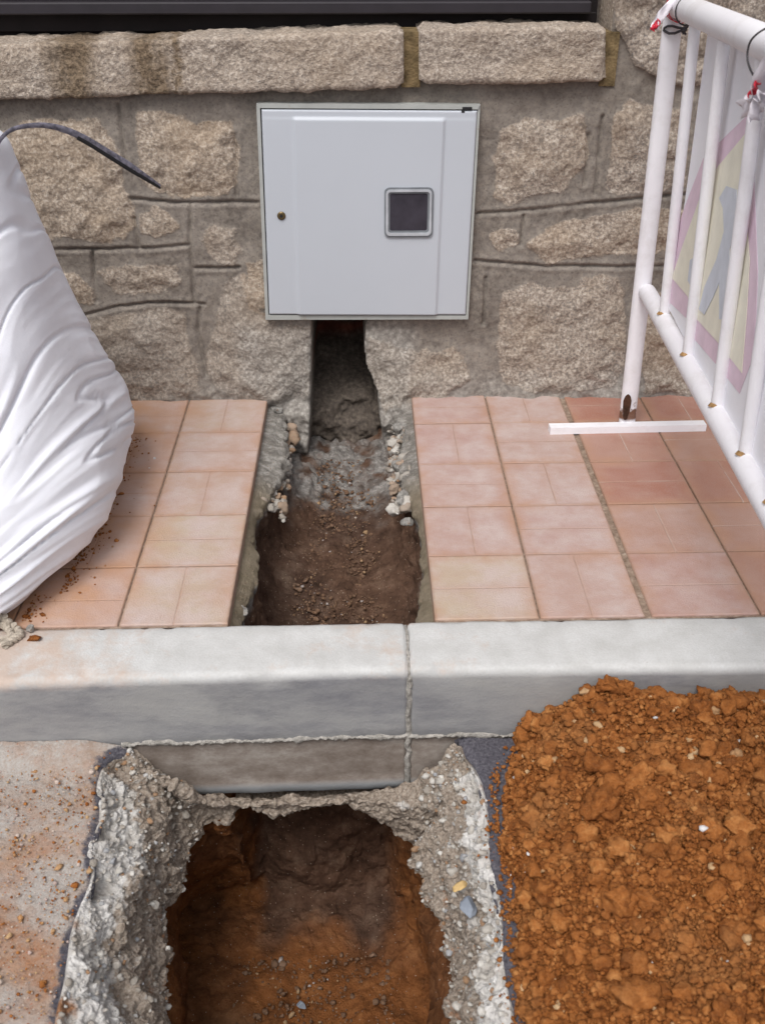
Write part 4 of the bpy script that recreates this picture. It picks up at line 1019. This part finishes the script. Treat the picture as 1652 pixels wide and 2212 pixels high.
for y1_, y2_ in brs:
    a_, b_ = rail(y1_)+np.array((0, 0, .012)), trail(y2_); mb = MB(); mb.tube([a_, a_*.5+b_*.5, b_], .0142, 14); bo_ = mb.build('bar', M['barrier'], bar, smooth=True)
    mb = MB(); mb.tube([a_+np.array((-.010, -.004, .006)), a_+np.array((-.008, -.002, .014))], [.013, .009], 9); mb.build('weld_rust', M['weld'], bo_)
tops = [b_[1] for b_ in brs]; brs = [b_[0] for b_ in brs]
pr = ext + np.array((0, 0, 0)); mb = MB(); mb.tube([np.array((ext[0], ext[1], ZR+.004)), np.array((ext[0], ext[1], 1.19))], .024, 16); mb.build('post', M['barrier'], bar, smooth=True)
mb = MB(); mb.box((ext[0]-.26, ext[1]-.014, ZR+.002), (ext[0]+.26, ext[1]+.014, ZR+.017)); mb.build('foot', M['barrier'], bar)
# panel behind the bars
pa, pb_ = brs[0]-.02, brs[-1]
def PX(y_): return float(rail(y_)[0]*.5+trail(y_)[0]*.5) + .020
q = [np.array((PX(brs[0]-.01), brs[0]-.01, .485)), np.array((PX(pb_), pb_, .485)), np.array((PX(pb_), pb_, 1.155)), np.array((PX(tops[0]-.012), tops[0]-.012, 1.165)), np.array((PX(.5*brs[0]+.5*tops[0]), .5*brs[0]+.5*tops[0]-.012, .85))]
mb = MB(); mb.prism(q, [p+np.array((.005, 0, 0)) for p in q]); panel = mb.build('sign_panel', M['panel'], bar)
def onpanel(px, py, off):
    # plane of the panel: x = PX(y) - off, solve by iteration
    x_ = .79
    for _ in range(8):
        p = on_x(px, py, x_); x_ = PX(p[1]) - off
    return p
def printed(pts, off, mat, name):
    v = [onpanel(a, b, off) for a, b in pts]
    mb = MB(); mb.prism(v, [p+np.array((.0008, 0, 0)) for p in v]); mb.build(name, mat, panel)
# faded triangular works sign: pink border, cream field, grey figure
printed([(1618, 244), (1567, 293), (1518, 342), (1484, 430), (1460, 498), (1445, 606), (1442, 650), (1484, 690), (1499, 733), (1548, 790), (1596, 850), (1621, 782), (1632, 680), (1635, 586), (1631, 479), (1626, 360)], .0010, M['pink'], 'red_border')
printed([(1613, 283), (1548, 361), (1513, 420), (1474, 528), (1450, 600), (1484, 640), (1499, 684), (1548, 738), (1601, 806), (1611, 684), (1618, 562), (1611, 479), (1615, 380)], .0024, M['yellow'], 'yellow_field')
printed([(1552, 428), (1567, 402), (1590, 410), (1588, 488), (1574, 540), (1572, 600), (1566, 690), (1552, 690), (1552, 611), (1540, 640), (1520, 680), (1508, 668), (1520, 620), (1546, 560), (1562, 500), (1560, 450)], .0038, M['blue'], 'worker_figure')
printed([(1489, 562), (1504, 552), (1506, 590), (1496, 628), (1484, 606)], .0038, M['blue'], 'spoil_figure')
# tape and wire
def ribbon(pts, wdt, name, mat, par, seed=0):
    c = catmull(np.array(pts), 40); v = []; rr = random.Random(seed)
    for k, p in enumerate(c):
        t_ = c[min(k+1, 39)]-c[max(k-1, 0)]; t_ /= np.linalg.norm(t_)+1e-9
        tw = .5*math.sin(k*.22+seed); sd = np.cross(t_, np.array((math.sin(tw), -math.cos(tw), .2))); sd /= np.linalg.norm(sd)
        cr = np.cross(sd, t_)
        for j in range(5):
            s = (j-2)/2; v.append(p + sd*wdt*s + cr*wdt*.35*(math.cos(s*3+k*.4)))
    o = link_mesh(name, v, grid_faces(40, 5), mat, par); so = o.modifiers.new('thick', 'SOLIDIFY'); so.thickness = .0006; return o
def wraps(cen_, axis, rad, turns, wdt, name, mat, par):
    axis = axis/np.linalg.norm(axis); a_ = np.cross(axis, (0, 0, 1)); a_ /= np.linalg.norm(a_); b_ = np.cross(axis, a_); v = []
    n = int(24*turns)
    for k in range(n+1):
        t_ = 2*math.pi*k/24
        for s in (-1, 0, 1): v.append(cen_ + axis*(s*wdt*.5 + .006*math.sin(t_*1.3)) + (a_*math.cos(t_)+b_*math.sin(t_))*(rad+.0012*(s != 0)))
    o = link_mesh(name, v, grid_faces(n+1, 3), mat, par); so = o.modifiers.new('thick', 'SOLIDIFY'); so.thickness = .0006; return o
tp = empty('barrier_tape', t0, 'red and white tape wound round the corner of the barrier nearest the wall', 'tape', 'tape tied to the barrier')
ax = text-t0
wraps(t0+ax*.006, ax, .0325, 1, .012, 'red_stripe', M['redtape'], tp)
wraps(t0+ax*.035, ax, .0325, 1, .007, 'red_stripe', M['redtape'], tp)
yq = pf_[1]-.10
ribbon([on_y(1490, -12, yq), on_y(1478, 8, yq), on_y(1476, 26, yq), on_y(1500, 46, yq-.02)], .011, 'red_stripe', M['redtape'], tp, 2)
ribbon([on_y(1500, -14, yq), on_y(1470, -4, yq), on_y(1442, 16, yq-.01), on_y(1425, 36, yq-.01), on_y(1412, 62, yq-.01)], .011, 'white_stripe', M['whitetape'], tp, 4)
ribbon([on_y(1424, 44, yq-.014), on_y(1414, 56, yq-.016), on_y(1408, 66, yq-.016)], .007, 'red_stripe', M['redtape'], tp, 1)
yk = .690
tp2 = empty('barrier_tape', on_x(1632, 190, .690), 'white tape with small red marks knotted to a bar near the right picture edge', 'tape', 'tape tied to the barrier')
ribbon([on_x(1690, 110, .690), on_x(1664, 140, .690), on_x(1644, 172, .690), on_x(1632, 200, .690), on_x(1622, 222, .690), on_x(1598, 238, .690)], .016, 'white_stripe', M['whitetape'], tp2, 3)
ribbon([on_x(1650, 200, .682), on_x(1638, 222, .682), on_x(1626, 262, .682)], .012, 'white_stripe', M['whitetape'], tp2, 6)
ribbon([on_x(1636, 178, .682), on_x(1629, 194, .682), on_x(1619, 206, .682)], .006, 'red_stripe', M['redtape'], tp2, 5)
mb = MB(); mb.tube(catmull(np.array([on_x(1690, 56, .684), on_x(1652, 62, .684), on_x(1622, 86, .684), on_x(1613, 118, .684), on_x(1618, 146, .684), on_x(1633, 174, .684)]), 40), .0019, 6)
tag(mb.build('wire_loop', M['wire'], smooth=True), 'thin dark wire looped under the top rail of the barrier', 'wire')
mb = MB(); cw = t0+ax*.085
mb.tube([cw + .0325*np.array((math.cos(k*.35), .4*math.sin(k*.5)*.3, math.sin(k*.35))) for k in range(20)] + [cw+np.array((-.012, -.02, -.05))], .002, 6)
tag(mb.build('tie_wire', M['wire'], smooth=True), 'short rusty wire twisted round the top rail beside the red tape', 'wire')
mb = MB(); cw = on_y(1456, 74, pf_[1]-.01)
wq = [cw + np.array((.029*math.cos(k*.5), .024*math.sin(k*.5), .0035*k*.25 + .004*math.sin(k*1.3))) for k in range(26)]
mb.tube(wq, .0032, 6); tag(mb.build('cable_tie', M['wire'], smooth=True), 'dark wire bound round the barrier post just below its top', 'wire')

# ================================================================== ROCKS, CLODS
import bmesh
def ico(sub):
    bm = bmesh.new(); bmesh.ops.create_icosphere(bm, subdivisions=sub, radius=1); v = np.array([q.co[:] for q in bm.verts]); f = np.array([[x.index for x in q.verts] for q in bm.faces]); bm.free(); return v, f
I1, I2, I4 = ico(1), ico(2), ico(4)
def rock_shape(base, seed, rough=.25, cuts=5, hmin=.45):
    r = np.random.default_rng(seed); v = base.copy()
    for _ in range(cuts):
        n = r.normal(size=3); n /= np.linalg.norm(n); h = r.uniform(hmin, hmin+.3); dd = v@n - h; v = v - np.where(dd > 0, dd, 0)[:, None]*n
    v = v*(1 + rough*fbm(v+seed*3.1, .9, 3, seed % 50)[:, None]*.5)
    return v
def chunk(name, px, py, z, size, label, seed, mat='chunk', cat='stone', group=None, rot=0, fine=True):
    p = on_z(px, py, z); v = rock_shape(I4[0], seed, .45, 7)
    v = v*(1+.05*fbm(v, .12, 3, seed)[:, None]); s = np.array(size)
    ca_, sa_ = math.cos(rot), math.sin(rot); v = v*s; v = np.stack([v[:, 0]*ca_-v[:, 1]*sa_, v[:, 0]*sa_+v[:, 1]*ca_, v[:, 2]], 1)
    o = link_mesh(name, v, I4[1], M[mat]); o.location = p; return tag(o, label, cat, group)
rp2 = random.Random(11)
G1 = 'loose stones and concrete chunks in the diggings'
chunk('stone', 598, 884, -.035, (.022, .020, .018), 'small rounded stone at the wall end of the trench, left side', 3, group=G1)
chunk('concrete_chunk', 594, 975, -.075, (.052, .026, .024), 'long grey concrete chunk lodged on the left ledge of the trench', 5, cat='concrete chunk', group=G1, rot=.7)
chunk('concrete_chunk', 576, 1010, -.085, (.035, .026, .020), 'flat grey chunk just below the long one on the left trench ledge', 6, cat='concrete chunk', group=G1, rot=.4)
chunk('concrete_chunk', 874, 1082, -.075, (.036, .044, .030), 'coarse grey concrete lump on the right ledge halfway along the trench', 8, cat='concrete chunk', group=G1, rot=-.4)
chunk('stone', 878, 1128, -.08, (.018, .016, .014), 'pale pebble under the coarse lump on the right trench ledge', 9, group=G1)
chunk('concrete_chunk', 858, 1010, -.07, (.018, .036, .018), 'narrow whitish chunk on the right trench ledge nearer the wall', 10, cat='concrete chunk', group=G1, rot=.2)
chunk('concrete_chunk', 864, 925, -.055, (.030, .028, .022), 'whitish rubble piece at the wall foot on the right of the trench', 12, cat='concrete chunk', group=G1)
chunk('concrete_chunk', 520, 1322, -.055, (.026, .018, .015), 'pale chip behind the kerb in the left corner of the trench', 14, cat='concrete chunk', group=G1)
chunk('stone', 993, 1914, -.262, (.016, .011, .010), 'ochre yellow stone bedded in the broken right edge of the road pit', 21, mat='ochrestone', group=G1, rot=.6)
chunk('stone', 1010, 1962, -.265, (.016, .024, .012), 'smooth pale blue stone in the right edge of the road pit', 22, mat='bluestone', group=G1)
chunk('stone', 652, 2172, FZ+.012, (.014, .011, .010), 'blue grey pebble on the pit floor at the bottom of the picture', 23, mat='bluestone', group=G1)
chunk('stone', 68, 1357, .008, (.012, .010, .009), 'whitish pebble on the kerb beside the tie of the bag', 26, group=G1)
chunk('dirt_lump', 76, 1378, .006, (.022, .012, .008), 'flattened brown dirt lump next to the whitish pebble by the bag', 27, mat='clod', cat='dirt lump', rot=.1)
for k, (px, py, s) in enumerate(((330, 1975, .012), (590, 2075, .007), (545, 2090, .006), (300, 1880, .016), (900, 1905, .010))):
    pass

def scatter(name, n, sampler, mat, size_fn, tint_fn, seed, parent=None, base=I1, variants=24, flat=.8, label=None, cat=None, kind='stuff', lumpy=0., lift=0.):
    r = np.random.default_rng(seed); bv_, bf_ = base; V_ = [rock_shape(bv_, 100+k, .6, 4 if lumpy else 5, .62 if lumpy else .45)*((1+lumpy*fbm(bv_+k*2.3, .55, 4, k, .6)-lumpy*.5*np.abs(fbm(bv_+k, .8, 2, k+60)))[:, None] if lumpy else 1) for k in range(variants)]
    pos = sampler(n, r); sz = size_fn(n, r); pos[:, 2] += sz*lift; tn_ = tint_fn(n, r); nv_ = len(bv_)
    q = r.normal(size=(n, 4)); q /= np.linalg.norm(q, axis=1, keepdims=True); w_, x_, y_, z_ = q.T
    Rm = np.stack([1-2*(y_*y_+z_*z_), 2*(x_*y_-z_*w_), 2*(x_*z_+y_*w_), 2*(x_*y_+z_*w_), 1-2*(x_*x_+z_*z_), 2*(y_*z_-x_*w_), 2*(x_*z_-y_*w_), 2*(y_*z_+x_*w_), 1-2*(x_*x_+y_*y_)], 1).reshape(n, 3, 3)
    vi = r.integers(0, variants, n); A_ = np.array(V_)[vi]*(r.uniform(.75, 1.15, (n, 1, 3)))
    A_ = np.einsum('nij,nkj->nki', Rm, A_); A_[:, :, 2] *= flat; A_ = A_*sz[:, None, None] + pos[:, None, :]
    F_all = (bf_[None] + (np.arange(n)*nv_)[:, None, None]).reshape(-1, 3)
    T = np.repeat(tn_, nv_, 0)
    o = link_mesh(name, A_.reshape(-1, 3), F_all, M[mat], parent, smooth=False, attrs={'tint': T})
    return tag(o, label, cat, None, kind)

selr = np.where((RS > .9) & (RS < 5.6) & ~((RP[:, 1] > 1.66) & (np.abs(RP[:, 0]+.14) < .26)) & (RP[:, 1] > .95))[0]
def samp_ring(n, r):
    k = r.choice(selr, n); return RP[k] + RN[k]*.0015
def tint_ring(n, r): return np.stack([r.random(n), (r.random(n) < .12)*1., 0*r.random(n)], 1)
scatter('concrete_crumbs', 1500, samp_ring, 'cchip', lambda n, r: np.clip(r.lognormal(math.log(.0034), .55, n), .0012, .015), tint_ring, 71, base=ico(2), label='crumbs and gravel of broken concrete clinging to the edge of the road pit', cat='concrete crumbs')
def samp_ledge(n, r):
    Y_ = r.uniform(2.58, 3.16, n); sd = r.random(n) < .5; L_, R_ = lineX(cutL, Y_), lineX(cutR, Y_); o_ = r.uniform(.02, .085, n)
    return np.stack([np.where(sd, L_+o_, R_-o_), Y_, -.055-.9*(o_-.02)], 1)
scatter('ledge_rubble', 330, samp_ledge, 'cchip', lambda n, r: np.clip(r.lognormal(math.log(.0075), .6, n), .002, .026), lambda n, r: np.stack([r.random(n)*.7, (r.random(n) < .45)*r.random(n), r.random(n)*0], 1), 72, base=ico(3), label='grey mortar rubble on the ledges along both sides of the pavement trench', cat='rubble', lumpy=.2)

# ---- heap of dug clay on the right
hb_ = zz((1096, 1604, ZR), (1098, 1640, ZR), (1068, 1665, ZR), (1060, 1720, ZR), (1062, 1790, ZR), (1072, 1850, ZR), (1090, 1900, ZR), (1085, 1960, ZR), (1088, 2030, ZR), (1102, 2100, ZR), (1112, 2212, ZR), (1150, 2420, ZR), (1180, 2600, ZR))
hb_ = np.array(hb_); hb_ = hb_[np.argsort(hb_[:, 1])]
def heap_h(X, Y_, fine=True):
    X = np.asarray(X, float); Y_ = np.asarray(Y_, float)
    P_ = np.stack([X, Y_, X*0], 1)
    xb = np.interp(Y_, hb_[:, 1], hb_[:, 0]) + .012 + .012*fbm(P_, .05, 3, 160); d = X-xb
    rise = .175*(1-np.exp(-np.maximum(d, 0)/.17)) + .010*sst(.0, .02, d)
    back = kerb_front(X) - Y_                                  # distance in front of the kerb
    crest = np.interp(X, [.2, .30, .42, .50, .54, .58, .66, .78, .90, 1.1, 1.4], [.0, .006, .060, .118, .150, .122, .112, .110, .080, .05, .02])
    lim = crest + back*.62
    h = np.minimum(rise + .02*fbm(P_, .25, 3, 161)*sst(0, .1, d), lim)
    h = np.where(d > 0, h, -.012)*(1-sst(1.25, 1.7, X))
    if fine:
        w1, _, i1 = worley(P_, .03, 41); m_ = sst(0, .03, h)
        h = h + m_*(fbm(P_, .11, 5, 42, .6)*.024 + (.5-w1)*.012 + fbm(P_, .012, 2, 43)*.004)
    return h
hx = np.linspace(.12, 1.7, 420); hy = np.linspace(.55, 1.80, 330); HX, HY = np.meshgrid(hx, hy); HYc = np.minimum(HY, kerb_front(HX)-.002)
Pq = np.stack([HX.ravel(), HYc.ravel(), np.zeros(HX.size)], 1); msk = sst(0, .03, heap_h(Pq[:, 0], Pq[:, 1], False)); hh = heap_h(Pq[:, 0], Pq[:, 1]) - (1-msk)*.01
Pq[:, 2] = ZR + hh - .004
heap = empty('soil_heap', (.6, 1.3, ZR), 'heap of loose orange clay with stones, piled on the road against the kerb', 'soil heap')
tb = np.stack([.25+.25*fbm(Pq, .02, 3, 44), 0*hh, 0*hh], 1)
hf = grid_faces(len(hy), len(hx)); hf = hf[msk[hf].max(1) > .02]
link_mesh('heap_body', Pq, hf, M['clod'], heap, attrs={'tint': np.clip(tb, 0, 1)})
def samp_heap(n, r):
    out = []
    while sum(map(len, out)) < n:
        X = r.uniform(.15, 1.2, n*2); Y_ = r.uniform(.8, 1.76, n*2); ok = Y_ < kerb_front(X)-.006; X, Y_ = X[ok], Y_[ok]; h = heap_h(X, Y_)
        ok = h > .006; out.append(np.stack([X, Y_, ZR+h], 1)[ok])
    return np.concatenate(out)[:n]
def tint_clod(pale=.02, white=.004):
    def f_(n, r):
        t_ = np.stack([r.random(n), (r.random(n) < pale)*r.uniform(.5, 1, n), (r.random(n) < white)*1.], 1); return t_
    return f_
cl_s = scatter('small_clods', 64000, samp_heap, 'clod', lambda n, r: np.clip(r.lognormal(math.log(.0036), .50, n), .0015, .011), tint_clod(.012, .0015), 51, heap, label=None, lift=.3)
cl_l = scatter('lumps', 75, samp_heap, 'clod', lambda n, r: np.clip(r.lognormal(math.log(.019), .25, n), .014, .032), tint_clod(0, 0), 58, heap, base=ico(4), label=None, lumpy=.30, lift=.25)
cl_m = scatter('clods', 1500, samp_heap, 'clod', lambda n, r: np.clip(r.lognormal(math.log(.0085), .45, n), .0045, .022), tint_clod(.012, .001), 52, heap, base=ico(3), label=None, lumpy=.28, lift=.45)
# the few big clods that stand out, incl. those on the crest
big = [(1312, 1482, .026), (1345, 1492, .018), (1283, 1507, .016), (1540, 1512, .020), (1578, 1518, .017), (1492, 1520, .018), (1450, 1512, .015), (1395, 1508, .014), (1225, 1548, .013), (1278, 1602, .018), (1335, 1705, .020), (1200, 1700, .024), (1520, 1680, .018), (1400, 1730, .024), (1330, 1950, .036), (1430, 1900, .022), (1580, 1890, .024), (1480, 2030, .018), (1590, 2010, .022), (1180, 1930, .022), (1460, 1840, .020), (1550, 1840, .018), (1240, 2060, .02), (1620, 1600, .022), (1600, 1550, .016), (1180, 2120, .024), (1480, 2150, .020), (1420, 1620, .02)]
for k, (px, py, s) in enumerate(big):
    z_ = -.08
    if py < 1530:
        p = on_y(px, py, float(kerb_front(.55))-.045)
    else:
        for _ in range(25):
            p = on_z(px, py, z_); z_ = .5*z_ + .5*(ZR + float(heap_h([p[0]], [p[1]])[0]))
        p = p + np.array((0, 0, s*.2))
    v = rock_shape(I4[0], 300+k, .7, 4); v = v*(1+.24*fbm(v+k, .5, 5, k, .6)[:, None])*s*np.array((1, .9, .8)) + p
    t_ = np.tile([[.4+.3*((k*7) % 5)/5, 0, 0]], (len(v), 1)); link_mesh('clod', v, I4[1], M['clod'], heap, attrs={'tint': t_})
for k, (px, py, s, w_) in enumerate([(1517, 1797, .010, 1), (1537, 1880, .012, .0), (1292, 1572, .012, 0), (1432, 1808, .014, 0), (1340, 1625, .010, 0), (1270, 1605, .012, 0), (1140, 1850, .005, 1), (1325, 1690, .011, 0), (1530, 1690, .016, 0)]):
    z_ = -.08
    for _ in range(25):
        p = on_z(px, py, z_); z_ = .5*z_ + .5*(ZR + float(heap_h([p[0]], [p[1]])[0]))
    v = rock_shape(I2[0], 500+k, .3, 7)*s*np.array((1, .7, .6)); a_ = k*1.3; v = np.stack([v[:, 0]*math.cos(a_)-v[:, 1]*math.sin(a_), v[:, 0]*math.sin(a_)+v[:, 1]*math.cos(a_), v[:, 2]], 1) + p + np.array((0, 0, .008))
    link_mesh('pebble', v, I2[1], M['clod'], heap, smooth=False, attrs={'tint': np.tile([[.6, 0 if w_ else .85, 1. if w_ else 0]], (len(v), 1))})
# crumbs strewn past the edge of the heap onto the asphalt
def samp_strew(n, r):
    Y_ = r.uniform(.8, 1.72, n); X = np.interp(Y_, hb_[:, 1], hb_[:, 0]) + .014 - r.exponential(.008, n); return np.stack([X, Y_, np.full(n, ZR+.003)], 1)
scatter('soil_crumbs', 600, samp_strew, 'clod', lambda n, r: np.clip(r.lognormal(math.log(.0032), .4, n), .0015, .008), tint_clod(), 61, label='orange soil crumbs strewn on the asphalt strip left of the heap', cat='soil crumbs')
def samp_left(n, r):
    Y_ = r.uniform(.9, 1.72, n); X = np.interp(Y_, left[:, 1], left[:, 0]) - .01 - r.uniform(0, .45, n); return np.stack([X, Y_, np.full(n, ZR+.002)], 1)
def tint_left(n, r): return np.stack([.4+.6*r.random(n), (r.random(n) < .5)*r.uniform(.4, .9, n), (r.random(n) < .2)*.5], 1)
scatter('gravel', 3000, samp_left, 'clod', lambda n, r: np.clip(r.lognormal(math.log(.0021), .5, n), .001, .009), tint_left, 62, label='fine gravel and crumbs scattered on the dusty road left of the pit', cat='gravel')
def samp_bag(n, r):
    t_ = r.random(n); Y_ = 1.95+.95*t_; X = -.735 + r.exponential(.018, n) - .06*(t_ < .12); return np.stack([X, Y_, np.full(n, .001)], 1)
scatter('dirt_crumbs', 600, samp_bag, 'clod', lambda n, r: np.clip(r.lognormal(math.log(.0026), .45, n), .001, .009), tint_clod(.06), 63, label='brown dirt crumbs on the paving along the foot of the bag', cat='dirt crumbs')
def samp_trench(n, r):
    Y_ = r.uniform(2.15, 3.15, n); L_, R_ = lineX(cutL, Y_), lineX(cutR, Y_); t_ = r.uniform(.22, .82, n); fz = np.interp(Y_, [1.8, 2.3, 2.75, 3.0, 3.19, 3.45], [-.34, -.31, -.27, -.235, -.22, -.20]); return np.stack([L_*(1-t_)+R_*t_, Y_, fz+.006], 1)
def tint_tr(n, r): return np.stack([r.random(n)*.4, (r.random(n) < .05)*.6, (r.random(n) < .03)*.5], 1)
scatter('trench_gravel', 2600, samp_trench, 'crumb', lambda n, r: np.clip(r.lognormal(math.log(.0032), .5, n), .0015, .010), tint_tr, 64, label='loose gravel and crumbs on the floor of the pavement trench', cat='gravel')
def samp_pit(n, r):
    Y_ = r.uniform(1.15, 1.75, n); X = r.uniform(-.34, .06, n); return np.stack([X, Y_, np.full(n, FZ-.003)], 1)
scatter('pit_gravel', 1100, samp_pit, 'crumb', lambda n, r: np.clip(r.lognormal(math.log(.0035), .55, n), .0015, .014), tint_tr, 65, label='loose crumbs and pebbles on the orange floor of the road pit', cat='gravel')
print('scene built')
